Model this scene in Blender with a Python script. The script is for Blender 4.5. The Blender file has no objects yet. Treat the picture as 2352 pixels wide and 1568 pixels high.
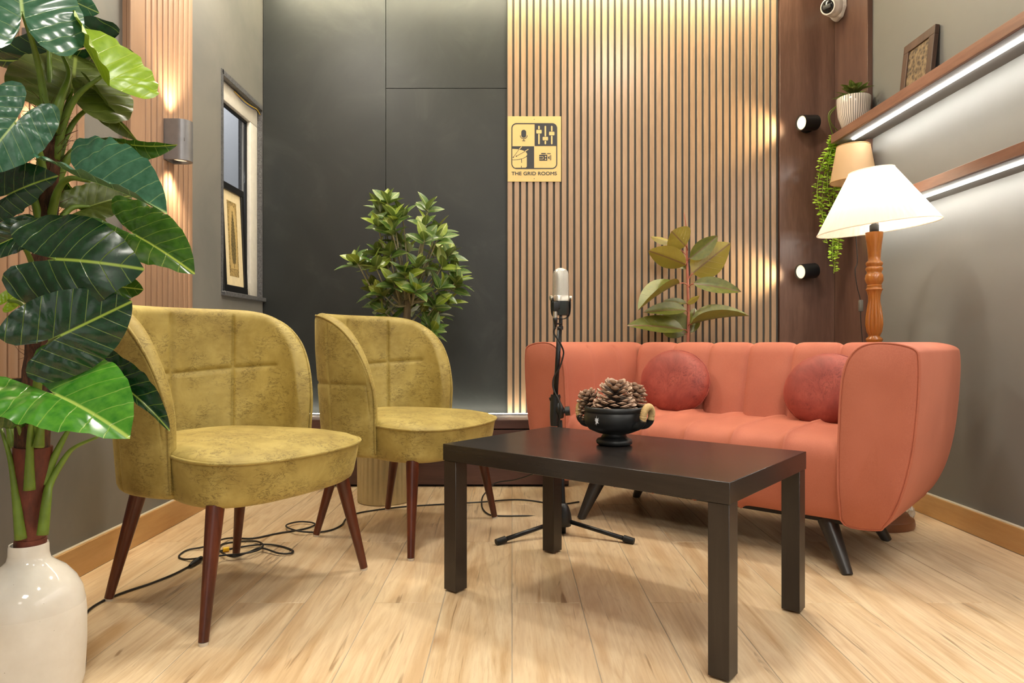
import bpy, bmesh, math, random
from mathutils import Vector, Matrix
random.seed(7)
PI = math.pi
S = bpy.context.scene
COL = S.collection

# ------------------------------------------------------------------ camera, world, lights, exposure
F = 1568.0; CX = 1176.0; CY = 784.0; H = 0.76
cam_d = bpy.data.cameras.new('camera'); cam_d.lens = 24; cam_d.sensor_width = 36
cam = bpy.data.objects.new('camera', cam_d); COL.objects.link(cam)
cam.location = (0, 0, H); cam.rotation_euler = (PI/2, 0, 0)
cam_d.clip_start = 0.02
S.camera = cam
S.view_settings.view_transform = 'Standard'; S.view_settings.look = 'None'
S.view_settings.gamma = 1; S.view_settings.use_curve_mapping = False
S.view_settings.exposure = 0.42
W = bpy.data.worlds.new('world'); S.world = W; W.use_nodes = True
W.node_tree.nodes['Background'].inputs[0].default_value = (1.0, 0.965, 0.92, 1)
W.node_tree.nodes['Background'].inputs[1].default_value = 0.72

def area(name, loc, size, power, color=(1, .93, .82), rot=(0, 0, 0), sy=None):
    l = bpy.data.lights.new(name, 'AREA'); l.energy = power; l.color = color; l.size = size
    if sy: l.shape = 'RECTANGLE'; l.size_y = sy
    o = bpy.data.objects.new(name, l); COL.objects.link(o); o.location = loc; o.rotation_euler = rot
    return o
def spot(name, loc, target, power, color, deg, blend=.6, r=.02):
    l = bpy.data.lights.new(name, 'SPOT'); l.energy = power; l.color = color
    l.spot_size = math.radians(deg); l.spot_blend = blend; l.shadow_soft_size = r
    o = bpy.data.objects.new(name, l); COL.objects.link(o); o.location = loc
    d = Vector(target) - Vector(loc)
    o.rotation_euler = d.to_track_quat('-Z', 'Y').to_euler()
    return o
def point(name, loc, power, color, r=.03):
    l = bpy.data.lights.new(name, 'POINT'); l.energy = power; l.color = color; l.shadow_soft_size = r
    o = bpy.data.objects.new(name, l); COL.objects.link(o); o.location = loc
    return o
WARM = (1.0, .86, .66)
# recessed ceiling lamps of the room
area('ceiling_lamp', (-1.0, 2.85, 2.86), .20, 17, (1, .93, .80))
area('ceiling_lamp', (.75, 2.60, 2.86), .20, 19, (1, .93, .80))
area('ceiling_lamp', (-.3, 1.0, 2.86), .30, 17, (1, .945, .84))
area('ceiling_lamp', (.9, .55, 2.86), .30, 15, (1, .945, .84))
area('ceiling_lamp', (.3, -1.2, 2.86), .60, 38, (1, .96, .87))
area('ceiling_lamp', (.3, -3.0, 2.86), .60, 10, (1, .96, .87))

# ------------------------------------------------------------------ pixel helpers (photo measurements -> metres)
def P(px, py, Y): return Vector(((px-CX)/F*Y, Y, H-(py-CY)/F*Y))
def FL(px, py, z=0.0):
    Y = (H-z)*F/(py-CY); return Vector(((px-CX)/F*Y, Y, z))

# ------------------------------------------------------------------ object helpers
def link(o, parent=None):
    COL.objects.link(o)
    if parent is not None: o.parent = parent
    return o
def tag(o, label=None, cat=None, group=None, kind=None):
    if label: o['label'] = label
    if cat: o['category'] = cat
    if group: o['group'] = group
    if kind: o['kind'] = kind
    return o
def empty(name, loc=(0, 0, 0), rz=0, label=None, cat=None, group=None):
    o = bpy.data.objects.new(name, None); o.empty_display_size = .05
    o.location = loc; o.rotation_euler = (0, 0, rz); link(o)
    return tag(o, label, cat, group)
def mesh(name, verts, faces, mat=None, smooth=True, angle=None, uv=None):
    me = bpy.data.meshes.new(name)
    me.from_pydata([tuple(v) for v in verts], [], faces)
    bm = bmesh.new(); bm.from_mesh(me)
    bmesh.ops.recalc_face_normals(bm, faces=bm.faces) if uv is None else None
    bm.to_mesh(me); bm.free()
    if uv is not None:
        l = me.uv_layers.new(name='UVMap')
        for lp in me.loops: l.data[lp.index].uv = uv[lp.vertex_index]
    me.polygons.foreach_set('use_smooth', [smooth]*len(me.polygons))
    if smooth and angle: me.set_sharp_from_angle(angle=math.radians(angle))
    if mat: me.materials.append(mat)
    me.update()
    return me
def ob(name, me, parent=None, loc=(0, 0, 0), rot=(0, 0, 0)):
    o = bpy.data.objects.new(name, me); o.location = loc; o.rotation_euler = rot
    return link(o, parent)
def join(parts):
    V = []; Fc = []
    for v, f in parts:
        n = len(V); V += list(v); Fc += [tuple(i+n for i in q) for q in f]
    return V, Fc
def box(x0, x1, y0, y1, z0, z1):
    v = [(x0,y0,z0),(x1,y0,z0),(x1,y1,z0),(x0,y1,z0),(x0,y0,z1),(x1,y0,z1),(x1,y1,z1),(x0,y1,z1)]
    f = [(0,3,2,1),(4,5,6,7),(0,1,5,4),(1,2,6,5),(2,3,7,6),(3,0,4,7)]
    return v, f
def bbox_me(name, b, mat, bev=.003, seg=2):
    v, f = box(*b)
    me = bpy.data.meshes.new(name); me.from_pydata(v, [], f)
    if bev:
        bm = bmesh.new(); bm.from_mesh(me)
        bmesh.ops.bevel(bm, geom=bm.edges[:], offset=bev, segments=seg, affect='EDGES', profile=.5)
        bm.to_mesh(me); bm.free()
        me.polygons.foreach_set('use_smooth', [True]*len(me.polygons)); me.set_sharp_from_angle(angle=math.radians(40))
    if mat: me.materials.append(mat)
    return me
def bx(name, b, mat, parent=None, bev=.003, seg=2):
    """box part whose origin sits at its centre"""
    c = Vector(((b[0]+b[1])/2, (b[2]+b[3])/2, (b[4]+b[5])/2))
    me = bbox_me(name, (b[0]-c.x, b[1]-c.x, b[2]-c.y, b[3]-c.y, b[4]-c.z, b[5]-c.z), mat, bev, seg)
    return ob(name, me, parent, c)
def lathe(prof, n=32, flute=None, cap=True):
    V = []; Fc = []
    for (r, z) in prof:
        for i in range(n):
            a = 2*PI*i/n
            rr = r*(1+(flute(a, z) if flute else 0))
            V.append((rr*math.cos(a), rr*math.sin(a), z))
    for j in range(len(prof)-1):
        for i in range(n):
            k = (i+1) % n
            Fc.append((j*n+i, j*n+k, (j+1)*n+k, (j+1)*n+i))
    if cap:
        Fc.append(tuple(range(n-1, -1, -1))); m = (len(prof)-1)*n
        Fc.append(tuple(m+i for i in range(n)))
    return V, Fc
def spline(pts, n=6, closed=False):
    pts = [Vector(p) for p in pts]; out = []; m = len(pts)
    rng = range(m) if closed else range(m-1)
    for i in rng:
        p1 = pts[i]; p2 = pts[(i+1) % m]
        p0 = pts[(i-1) % m] if (closed or i > 0) else p1*2-p2
        p3 = pts[(i+2) % m] if (closed or i < m-2) else p2*2-p1
        for k in range(n):
            t = k/n; t2 = t*t; t3 = t2*t
            out.append(.5*((2*p1)+(p2-p0)*t+(2*p0-5*p1+4*p2-p3)*t2+(3*p1-p0-3*p2+p3)*t3))
    if not closed: out.append(pts[-1])
    return out
def tube(pts, r, n=8, closed=False, cap=True):
    pts = [Vector(p) for p in pts]; m = len(pts)
    rs = r if isinstance(r, (list, tuple)) else [r]*m
    V = []; Fc = []; up = None
    for i, p in enumerate(pts):
        a = pts[(i-1) % m] if (closed or i > 0) else p
        b = pts[(i+1) % m] if (closed or i < m-1) else p
        t = (b-a)
        if t.length < 1e-9: t = Vector((0, 0, 1))
        t.normalize()
        if up is None:
            up = Vector((0, 0, 1)) if abs(t.z) < .9 else Vector((1, 0, 0))
        s = t.cross(up)
        if s.length < 1e-6: s = t.orthogonal()
        s.normalize(); up = s.cross(t).normalized()
        for k in range(n):
            an = 2*PI*k/n
            V.append(p+(s*math.cos(an)+up*math.sin(an))*rs[i])
    for i in range(m if closed else m-1):
        j = (i+1) % m
        for k in range(n):
            l = (k+1) % n
            Fc.append((i*n+k, i*n+l, j*n+l, j*n+k))
    if cap and not closed:
        Fc.append(tuple(range(n-1, -1, -1))); Fc.append(tuple((m-1)*n+k for k in range(n)))
    return V, Fc
def grid(nu, nv, fn, close_u=False, close_v=False):
    V = [fn(i, j) for i in range(nu) for j in range(nv)]; Fc = []
    for i in range(nu if close_u else nu-1):
        for j in range(nv if close_v else nv-1):
            a = (i+1) % nu; b = (j+1) % nv
            Fc.append((i*nv+j, a*nv+j, a*nv+b, i*nv+b))
    return V, Fc
def cyl_between(a, b, r0, r1, n=16):
    return tube([a, b], [r0, r1], n)
def rotz(v, a):
    c, s = math.cos(a), math.sin(a); return Vector((v[0]*c-v[1]*s, v[0]*s+v[1]*c, v[2]))

# ------------------------------------------------------------------ materials
def srgb(r, g, b):
    def c(x):
        x /= 255.0
        return x/12.92 if x <= .04045 else ((x+.055)/1.055)**2.4
    return (c(r), c(g), c(b), 1)
class NT:
    def __init__(s, name):
        s.m = bpy.data.materials.new(name); s.m.use_nodes = True; s.t = s.m.node_tree
        s.b = s.t.nodes['Principled BSDF']
    def n(s, typ, **kw):
        nd = s.t.nodes.new(typ)
        for k, v in kw.items():
            if k.startswith('i_'): nd.inputs[int(k[2:])].default_value = v
            else: setattr(nd, k, v)
        return nd
    def l(s, a, b): s.t.links.new(a, b)
    def set(s, **kw):
        for k, v in kw.items():
            s.b.inputs[k.replace('_', ' ')].default_value = v
    def coord(s, scale=(1, 1, 1), rnd=False, out='Object'):
        tc = s.n('ShaderNodeTexCoord'); mp = s.n('ShaderNodeMapping')
        mp.inputs['Scale'].default_value = scale
        src = tc.outputs[out]
        if rnd:
            oi = s.n('ShaderNodeObjectInfo'); mu = s.n('ShaderNodeMath', operation='MULTIPLY'); mu.inputs[1].default_value = 37.0
            s.l(oi.outputs['Random'], mu.inputs[0])
            ad = s.n('ShaderNodeVectorMath', operation='ADD'); s.l(src, ad.inputs[0])
            cb = s.n('ShaderNodeCombineXYZ')
            for i in range(3): s.l(mu.outputs[0], cb.inputs[i])
            s.l(cb.outputs[0], ad.inputs[1]); src = ad.outputs[0]
        s.l(src, mp.inputs[0]); return mp.outputs[0]
    def noise(s, vec, scale=5, detail=4, rough=.55, dist=0.0):
        nd = s.n('ShaderNodeTexNoise'); nd.inputs['Scale'].default_value = scale
        nd.inputs['Detail'].default_value = detail; nd.inputs['Roughness'].default_value = rough
        nd.inputs['Distortion'].default_value = dist
        s.l(vec, nd.inputs['Vector']); return nd.outputs['Fac']
    def ramp(s, fac, stops):
        r = s.n('ShaderNodeValToRGB'); e = r.color_ramp.elements
        while len(e) < len(stops): e.new(.5)
        for k, (p, c) in enumerate(stops): e[k].position = p; e[k].color = c
        s.l(fac, r.inputs[0]); return r.outputs[0]
    def mix(s, fac, a, b, mode='MIX'):
        m = s.n('ShaderNodeMix', data_type='RGBA', blend_type=mode)
        for val, idx in ((fac, 0), (a, 6), (b, 7)):
            if hasattr(val, 'links'): s.l(val, m.inputs[idx])
            else: m.inputs[idx].default_value = val
        return m.outputs[2]
    def math(s, op, a, b=None, clamp=False):
        m = s.n('ShaderNodeMath', operation=op); m.use_clamp = clamp
        for i, v in enumerate((a, b)):
            if v is None: continue
            if hasattr(v, 'links'): s.l(v, m.inputs[i])
            else: m.inputs[i].default_value = v
        return m.outputs[0]
    def col(s, c): s.l(c, s.b.inputs['Base Color'])
    def bump(s, h, strength=.2, dist=.002):
        b = s.n('ShaderNodeBump'); b.inputs['Strength'].default_value = strength; b.inputs['Distance'].default_value = dist
        s.l(h, b.inputs['Height']); s.l(b.outputs[0], s.b.inputs['Normal'])
BLK = (0, 0, 0, 1); WHT = (1, 1, 1, 1)
def plain(name, c, rough=.5, metal=0.0, noise_amt=.06, scale=30, **kw):
    m = NT(name); v = m.coord()
    f = m.noise(v, scale, 3)
    lo = tuple(x*(1-noise_amt) for x in c[:3])+(1,); hi = tuple(min(1, x*(1+noise_amt)) for x in c[:3])+(1,)
    m.col(m.ramp(f, [(.3, lo), (.7, hi)])); m.set(Roughness=rough, Metallic=metal); m.set(**kw)
    return m.m
def emis(name, c, strength):
    m = NT(name); m.set(Base_Color=c, Emission_Color=c, Emission_Strength=strength); return m.m
def wood(name, c_lo, c_mid, c_hi, axis='z', rough=.4, rings=3.0, fine=60, rnd=True, bump=.05):
    m = NT(name); st = {'x': (.12, 1, 1), 'y': (1, .12, 1), 'z': (1, 1, .12)}[axis]
    v = m.coord(st, rnd)
    a = m.noise(v, rings*3, 4, .6, .8); b = m.noise(v, fine, 5, .7)
    f = m.math('ADD', m.math('MULTIPLY', a, .72), m.math('MULTIPLY', b, .28))
    m.col(m.ramp(f, [(.34, c_lo), (.5, c_mid), (.66, c_hi)])); m.set(Roughness=rough)
    if bump: m.bump(b, bump, .001)
    return m.m
def paint(name, c, rough=.7, blotch=None, amt=.5, coat=0):
    m = NT(name); v = m.coord(); f = m.noise(v, 2.2, 6, .6, .4); g = m.noise(v, 220, 2)
    lo = blotch or tuple(x*.9 for x in c[:3])+(1,)
    m.col(m.mix(m.math('MULTIPLY', m.ramp(f, [(.42, BLK), (.68, WHT)]), amt), c, lo)); m.set(Roughness=rough)
    m.bump(g, .08, .001); return m.m

M = {}
M['wall_r'] = paint('wall_paint_warm_grey', srgb(117, 115, 110), .5)
M['wall_l'] = paint('wall_paint_grey', srgb(124, 121, 116), .5, srgb(108, 107, 105), .8)
M['ceil'] = paint('ceiling_paint', srgb(225, 220, 210), .8)
M['white'] = plain('white_plastic', srgb(232, 230, 224), .35)
M['pvc'] = plain('window_frame_white', srgb(228, 222, 212), .3)
M['black'] = plain('black_plastic', srgb(26, 27, 28), .42)
M['black_metal'] = plain('black_metal', srgb(28, 29, 31), .33, .3)
M['rubber'] = plain('black_rubber', srgb(18, 18, 19), .6)
M['cable'] = plain('cable_black', srgb(24, 23, 22), .45)
M['chrome'] = plain('satin_nickel', srgb(214, 206, 192), .3, .9)
M['grey_metal'] = plain('brushed_grey_metal', srgb(138, 138, 142), .38, .55)
M['led'] = emis('led_white', (1, .98, .92, 1), 46)
M['led_cove'] = emis('led_warm', (1, .93, .68, 1), 55)
M['led_bench'] = emis('led_bench', (1, .95, .76, 1), 26)
M['lens_glow'] = emis('lamp_lens', (1, .86, .62, 1), .6)
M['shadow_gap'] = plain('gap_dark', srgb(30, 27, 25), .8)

# black backdrop panels
m = NT('black_matte_panel'); v = m.coord(rnd=True); f = m.noise(v, 2.4, 6, .62, 1.2); g = m.noise(v, 300, 2)
m.col(m.ramp(f, [(.3, srgb(31, 34, 34)), (.55, srgb(38, 41, 40)), (.75, srgb(52, 54, 52))])); m.set(Roughness=.48); m.bump(g, .1, .001); M['black_panel'] = m.m
# slats
m = NT('slat_tan_laminate'); v = m.coord((1, 1, .1), True); a = m.noise(v, 14, 4, .6, .5); b = m.noise(v, 120, 3, .6)
f = m.math('ADD', m.math('MULTIPLY', a, .6), m.math('MULTIPLY', b, .4))
m.col(m.ramp(f, [(.35, srgb(152, 124, 97)), (.5, srgb(163, 134, 106)), (.68, srgb(174, 145, 116))])); m.set(Roughness=.33); m.bump(b, .06, .001); M['slat'] = m.m
M['slat_l'] = wood('slat_honey_laminate', srgb(164, 131, 106), srgb(169, 135, 110), srgb(175, 141, 115), 'z', .35, 3, 100, bump=.02)
M['felt'] = plain('felt_grey_backing', srgb(78, 77, 72), .85, 0, .1, 200)
M['walnut'] = wood('walnut_panel', srgb(78, 54, 45), srgb(97, 70, 58), srgb(117, 88, 74), 'z', .32, 2.2, 70)
M['walnut_y'] = wood('walnut_shelf', srgb(98, 66, 52), srgb(116, 80, 64), srgb(136, 98, 80), 'y', .35, 2.2, 90)
M['walnut_x'] = wood('walnut_bench', srgb(70, 46, 42), srgb(86, 58, 52), srgb(102, 72, 63), 'x', .45, 2.2, 90)
M['granite'] = plain('granite_reveal', srgb(92, 92, 95), .35, 0, .5, 120)
M['grout'] = plain('grout_grey', srgb(170, 158, 140), .8)
M['ledge'] = plain('skirting_ledge', srgb(190, 178, 158), .7)

# plank floor material: wavy oak grain with knots
m = NT('oak_plank'); v0 = m.coord((1, 1, 1), True); v = m.coord((1, .07, 1), True)
big = m.noise(v, 7, 3, .5, 1.6)
rings = m.math('FRACT', m.math('MULTIPLY', big, 9.0))
rings = m.math('ABSOLUTE', m.math('SUBTRACT', rings, .5))
fine = m.noise(v, 160, 4, .7)
tone = m.noise(v, 13, 4, .6, .9)
oi = m.n('ShaderNodeObjectInfo')
base = m.ramp(tone, [(.25, srgb(188, 153, 110)), (.40, srgb(214, 186, 147)), (.54, srgb(229, 207, 172)), (.70, srgb(194, 160, 116))])
c = m.mix(m.math('MULTIPLY', m.ramp(rings, [(.0, WHT), (.24, BLK)]), .22), base, srgb(160, 116, 74))
c = m.mix(m.math('MULTIPLY', m.ramp(fine, [(.48, BLK), (.72, WHT)]), .30), c, srgb(170, 126, 84))
vk = m.n('ShaderNodeTexVoronoi'); vk.inputs['Scale'].default_value = 2.6; m.l(m.coord((1, .55, 1), True), vk.inputs['Vector'])
kn = m.ramp(vk.outputs['Distance'], [(.0, WHT), (.035, (.55, .55, .55, 1)), (.11, BLK)])
c = m.mix(m.math('MULTIPLY', kn, .8), c, srgb(150, 104, 62))
crack = m.noise(m.coord((1, .06, 1), True), 30, 3, .6, 1.2)
c = m.mix(m.math('MULTIPLY', m.ramp(crack, [(.64, BLK), (.70, WHT)]), .6), c, srgb(112, 78, 48))
c = m.mix(m.math('MULTIPLY', oi.outputs['Random'], .22), c, srgb(232, 200, 160))
m.col(c); m.set(Roughness=.3); m.bump(fine, .04, .001); M['plank'] = m.m
M['skirt'] = wood('skirting_oak_tile', srgb(184, 140, 84), srgb(198, 156, 100), srgb(210, 168, 114), 'y', .35, 2.5, 90)

# velvet of the chairs
m = NT('olive_gold_velvet'); v = m.coord(rnd=False)
t = m.noise(v, 9, 5, .65, .3); big = m.noise(v, 3.2, 3, .5)
f = m.math('ADD', m.math('MULTIPLY', t, .55), m.math('MULTIPLY', big, .45))
c = m.ramp(f, [(.32, srgb(134, 113, 52)), (.47, srgb(162, 142, 74)), (.58, srgb(180, 161, 92)), (.72, srgb(200, 183, 116))])
w = m.coord((1, 1, 2.6)); cn = m.noise(w, 26, 6, .7, .9)
line = m.ramp(m.math('ABSOLUTE', m.math('SUBTRACT', cn, .5)), [(.0, WHT), (.03, BLK)])
mask = m.ramp(m.noise(v, 11, 3, .6), [(.42, BLK), (.56, WHT)])
c = m.mix(m.math('MULTIPLY', m.math('MULTIPLY', line, mask), .85), c, srgb(82, 64, 22))
m.col(c); m.set(Roughness=.62); m.b.inputs['Sheen Weight'].default_value = .35
m.b.inputs['Sheen Roughness'].default_value = .4; m.b.inputs['Sheen Tint'].default_value = srgb(225, 210, 140)
m.bump(m.noise(v, 400, 2), .12, .001); M['velvet'] = m.m
M['chair_leg'] = wood('red_brown_leg', srgb(56, 24, 13), srgb(84, 38, 22), srgb(108, 54, 32), 'z', .28, 4, 60)
M['glide'] = plain('leg_glide', srgb(205, 195, 180), .5)

# sofa cloth
m = NT('coral_cloth'); v = m.coord()
wv = m.noise(v, 500, 2, .5); bg = m.noise(v, 3, 3)
f = m.math('ADD', m.math('MULTIPLY', wv, .4), m.math('MULTIPLY', bg, .6))
m.col(m.ramp(f, [(.35, srgb(162, 88, 67)), (.5, srgb(174, 98, 75)), (.68, srgb(184, 107, 84))])); m.set(Roughness=.75)
m.b.inputs['Sheen Weight'].default_value = .25; m.b.inputs['Sheen Tint'].default_value = srgb(255, 170, 140)
m.bump(wv, .22, .001); M['coral'] = m.m
m = NT('rust_velvet'); v = m.coord(); f = m.noise(v, 8, 5, .65, .5)
w = m.coord((1.6, 1.6, 1)); cn = m.noise(w, 22, 6, .7, .8)
ln = m.ramp(m.math('ABSOLUTE', m.math('SUBTRACT', cn, .5)), [(0, WHT), (.026, BLK)])
mk = m.ramp(m.noise(v, 10, 3), [(.42, BLK), (.56, WHT)])
c = m.ramp(f, [(.3, srgb(116, 44, 36)), (.5, srgb(142, 60, 49)), (.7, srgb(164, 80, 64))])
m.col(m.mix(m.math('MULTIPLY', m.math('MULTIPLY', ln, mk), .7), c, srgb(84, 22, 18))); m.set(Roughness=.6)
m.b.inputs['Sheen Weight'].default_value = .4; m.b.inputs['Sheen Tint'].default_value = srgb(230, 130, 110); M['rust'] = m.m
M['sofa_leg'] = wood('dark_leg', srgb(34, 31, 30), srgb(46, 42, 40), srgb(58, 54, 52), 'z', .35, 4, 80)
M['table'] = wood('black_brown_veneer', srgb(32, 28, 26), srgb(40, 35, 33), srgb(49, 43, 40), 'x', .24, 3, 120)
M['table_leg'] = wood('black_brown_leg', srgb(32, 26, 23), srgb(42, 34, 30), srgb(50, 42, 37), 'z', .35, 3, 120)

# foliage: UV = (x, y) along and across the leaf, in leaf lengths, shifted by .5
def leafmat(name, lo, hi, vein, under, rough=.24, nv=4.6, slant=.75, vw=.04, mid=.013):
    m = NT(name); tc = m.n('ShaderNodeTexCoord'); sp = m.n('ShaderNodeSeparateXYZ'); m.l(tc.outputs['UV'], sp.inputs[0])
    x = m.math('SUBTRACT', sp.outputs[0], .5); y = m.math('ABSOLUTE', m.math('SUBTRACT', sp.outputs[1], .5))
    q = m.math('MULTIPLY', m.math('SUBTRACT', x, m.math('MULTIPLY', y, slant)), nv)
    fr = m.math('ABSOLUTE', m.math('SUBTRACT', m.math('FRACT', q), .5))
    side = m.ramp(fr, [(.0, WHT), (vw, BLK)])
    md = m.ramp(y, [(mid*.6, WHT), (mid*1.6, BLK)])
    v = m.math('MAXIMUM', m.math('MULTIPLY', side, .5), md)
    tn = m.noise(m.coord(rnd=True), 9, 3)
    c = m.ramp(tn, [(.3, lo), (.7, hi)])
    c = m.mix(v, c, vein)
    ge = m.n('ShaderNodeNewGeometry')
    cu = m.mix(m.math('MULTIPLY', v, .8), under, vein)
    m.col(m.mix(ge.outputs['Backfacing'], c, cu)); m.set(Roughness=rough)
    m.b.inputs['Specular IOR Level'].default_value = .75
    m.bump(m.math('SUBTRACT', 1.0, m.math('ADD', side, m.math('MULTIPLY', q, 0.0))), .25, .003)
    # thin leaf lets some light through
    tr = m.n('ShaderNodeBsdfTranslucent'); m.l(c, tr.inputs[0]); ms = m.n('ShaderNodeMixShader'); ms.inputs[0].default_value = .18
    out = m.t.nodes['Material Output']; m.l(m.b.outputs[0], ms.inputs[1]); m.l(tr.outputs[0], ms.inputs[2]); m.l(ms.outputs[0], out.inputs[0])
    return m.m
YV = srgb(150, 176, 70)
M['leaf_dark'] = leafmat('big_leaf_dark', srgb(14, 46, 22), srgb(22, 62, 30), YV, srgb(78, 96, 30))
M['leaf_mid'] = leafmat('big_leaf_mid', srgb(48, 84, 26), srgb(64, 104, 30), srgb(170, 190, 80), srgb(96, 110, 36))
M['leaf_blue'] = leafmat('big_leaf_blue_green', srgb(44, 92, 66), srgb(66, 114, 88), srgb(168, 196, 124), srgb(90, 110, 50), .26)
M['leaf_lime'] = leafmat('big_leaf_lime', srgb(122, 158, 14), srgb(144, 178, 24), srgb(196, 210, 80), srgb(120, 146, 20), .38)
M['leaf_bright'] = leafmat('big_leaf_bright', srgb(48, 120, 26), srgb(84, 150, 40), srgb(176, 204, 96), srgb(140, 150, 40))
M['leaf_olive'] = leafmat('big_leaf_olive', srgb(76, 92, 30), srgb(94, 110, 40), srgb(150, 168, 80), srgb(84, 96, 34), .4)
M['ficus'] = leafmat('small_leaf_green', srgb(72, 104, 42), srgb(100, 132, 58), srgb(150, 160, 92), srgb(110, 122, 58), .35, 9, 1.0, .06, .02)
M['ficus_new'] = leafmat('small_leaf_lime', srgb(128, 150, 42), srgb(150, 170, 58), srgb(186, 196, 110), srgb(140, 150, 60), .35, 9, 1.0, .06, .02)
M['rubber_leaf'] = leafmat('rubber_leaf_olive', srgb(92, 100, 38), srgb(118, 122, 50), srgb(120, 88, 66), srgb(158, 142, 56), .3, 6, .9, .03, .012)
M['vine_leaf'] = plain('vine_leaf_lime', srgb(164, 196, 62), .5, 0, .25, 60)
M['stem_green'] = plain('stem_green', srgb(104, 130, 44), .45, 0, .15, 40)
M['stem_grey'] = plain('stem_grey_green', srgb(150, 142, 108), .7, 0, .2, 60)
M['bark'] = wood('bark_grey_brown', srgb(84, 72, 54), srgb(120, 106, 82), srgb(146, 132, 106), 'z', .85, 8, 120, bump=.4)
M['rubber_stem'] = plain('rubber_stem_red', srgb(170, 98, 78), .45, 0, .15, 50)
m = NT('coir_fibre'); v = m.coord((1, 1, .3)); a = m.noise(v, 90, 5, .7, .6); z = m.noise(v, 6, 2)
m.col(m.ramp(a, [(.35, srgb(44, 26, 18)), (.55, srgb(84, 52, 34)), (.72, srgb(116, 74, 48))])); m.set(Roughness=.9); m.bump(a, .6, .004); M['coir'] = m.m
m = NT('sheath_red_brown'); v = m.coord((1, 1, .4)); a = m.noise(v, 40, 5, .7)
m.col(m.ramp(a, [(.3, srgb(74, 34, 24)), (.55, srgb(104, 48, 34)), (.75, srgb(124, 62, 44))])); m.set(Roughness=.6); m.bump(a, .2, .002); M['sheath'] = m.m
# white vase: glossy top, matt speckled lower body
m = NT('white_ceramic'); v = m.coord(); f = m.noise(v, 14, 4); sp = m.noise(v, 180, 2)
c = m.ramp(f, [(.3, srgb(218, 212, 202)), (.7, srgb(232, 228, 220))])
c = m.mix(m.ramp(sp, [(.74, BLK), (.80, WHT)]), c, srgb(150, 138, 124)); m.col(c)
xyz = m.n('ShaderNodeSeparateXYZ'); m.l(m.coord(), xyz.inputs[0])
rr = m.ramp(xyz.outputs[2], [(.18, (.55, .55, .55, 1)), (.205, (.09, .09, .09, 1))]); m.l(rr, m.b.inputs['Roughness']); M['vase'] = m.m
M['cream'] = plain('cream_fluted_pot', srgb(190, 178, 138), .5, 0, .06, 20)
M['bowl'] = plain('black_pottery', srgb(27, 28, 29), .42, 0, .12, 30)
M['rope'] = plain('cane_wrap', srgb(204, 172, 118), .6, 0, .12, 120)
m = NT('cone_scale'); tc = m.n('ShaderNodeTexCoord'); sx = m.n('ShaderNodeSeparateXYZ'); m.l(tc.outputs['Object'], sx.inputs[0])
f = m.ramp(m.math('MULTIPLY', sx.outputs[0], 42.0), [(.3, srgb(58, 42, 34)), (.78, srgb(92, 70, 58)), (.90, srgb(182, 152, 130))])
m.col(f); m.set(Roughness=.7); M['cone'] = m.m
M['cone_core'] = plain('cone_core', srgb(52, 38, 30), .9)
# floor lamp wood
M['lamp_wood'] = wood('honey_lacquered_wood', srgb(132, 76, 28), srgb(158, 96, 40), srgb(178, 118, 56), 'z', .18, 5, 80, False)
M['lamp_base'] = plain('brown_lacquered_base', srgb(122, 74, 46), .35)
def shade(name, c, trans, emit=0):
    m = NT(name); m.set(Base_Color=c, Roughness=.8)
    if emit:
        pass
    tr = m.n('ShaderNodeBsdfTranslucent'); tr.inputs[0].default_value = c
    ms = m.n('ShaderNodeMixShader'); ms.inputs[0].default_value = trans
    out = m.t.nodes['Material Output']; m.l(m.b.outputs[0], ms.inputs[1]); m.l(tr.outputs[0], ms.inputs[2]); m.l(ms.outputs[0], out.inputs[0])
    return m.m
M['shade'] = shade('pleated_white_shade', srgb(245, 238, 226), .55)
M['shade_beige'] = shade('beige_linen_shade', srgb(198, 166, 126), .3)
M['shade_trim'] = plain('beige_trim', srgb(176, 136, 84), .6)
M['sign_yellow'] = plain('sign_yellow', srgb(216, 189, 122), .4, 0, .02)
M['sign_black'] = plain('sign_print_black', srgb(40, 40, 44), .45, 0, .02)
M['pic_black'] = plain('picture_frame_black', srgb(20, 20, 21), .35)
M['mat_cream'] = plain('picture_mat_cream', srgb(226, 208, 168), .8)
m = NT('art_tan_ornament'); v = m.coord(); f = m.noise(v, 90, 4, .6, 1.5)
m.col(m.ramp(f, [(.42, srgb(110, 92, 52)), (.52, srgb(176, 148, 92))])); m.set(Roughness=.7); M['art'] = m.m
M['art_plain'] = plain('art_tan', srgb(190, 162, 104), .7, 0, .1, 90)
m = NT('art_tree_green'); v = m.coord(); f = m.noise(v, 140, 4, .6, 1.5)
m.col(m.ramp(f, [(.4, srgb(62, 58, 34)), (.58, srgb(128, 108, 62))])); m.set(Roughness=.7); M['art_tree'] = m.m
M['pic_brown'] = wood('picture_frame_brown', srgb(64, 46, 36), srgb(82, 60, 48), srgb(98, 74, 60), 'z', .4, 4, 90)
m = NT('relief_picture'); v = m.coord(); vo = m.n('ShaderNodeTexVoronoi'); vo.inputs['Scale'].default_value = 55; m.l(m.coord(), vo.inputs['Vector'])
f = m.math('ADD', m.math('MULTIPLY', m.noise(v, 60, 4, .6, 2), .6), m.math('MULTIPLY', vo.outputs['Distance'], .5))
m.col(m.ramp(f, [(.35, srgb(44, 34, 24)), (.55, srgb(104, 84, 58)), (.75, srgb(138, 116, 84))])); m.set(Roughness=.6); m.bump(f, .6, .006); M['relief'] = m.m
m = NT('window_glass'); m.set(Base_Color=(.75, .82, .88, 1), Roughness=.02)
gl = m.n('ShaderNodeBsdfTransparent'); gl.inputs[0].default_value = (.70, .72, .75, 1)
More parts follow.
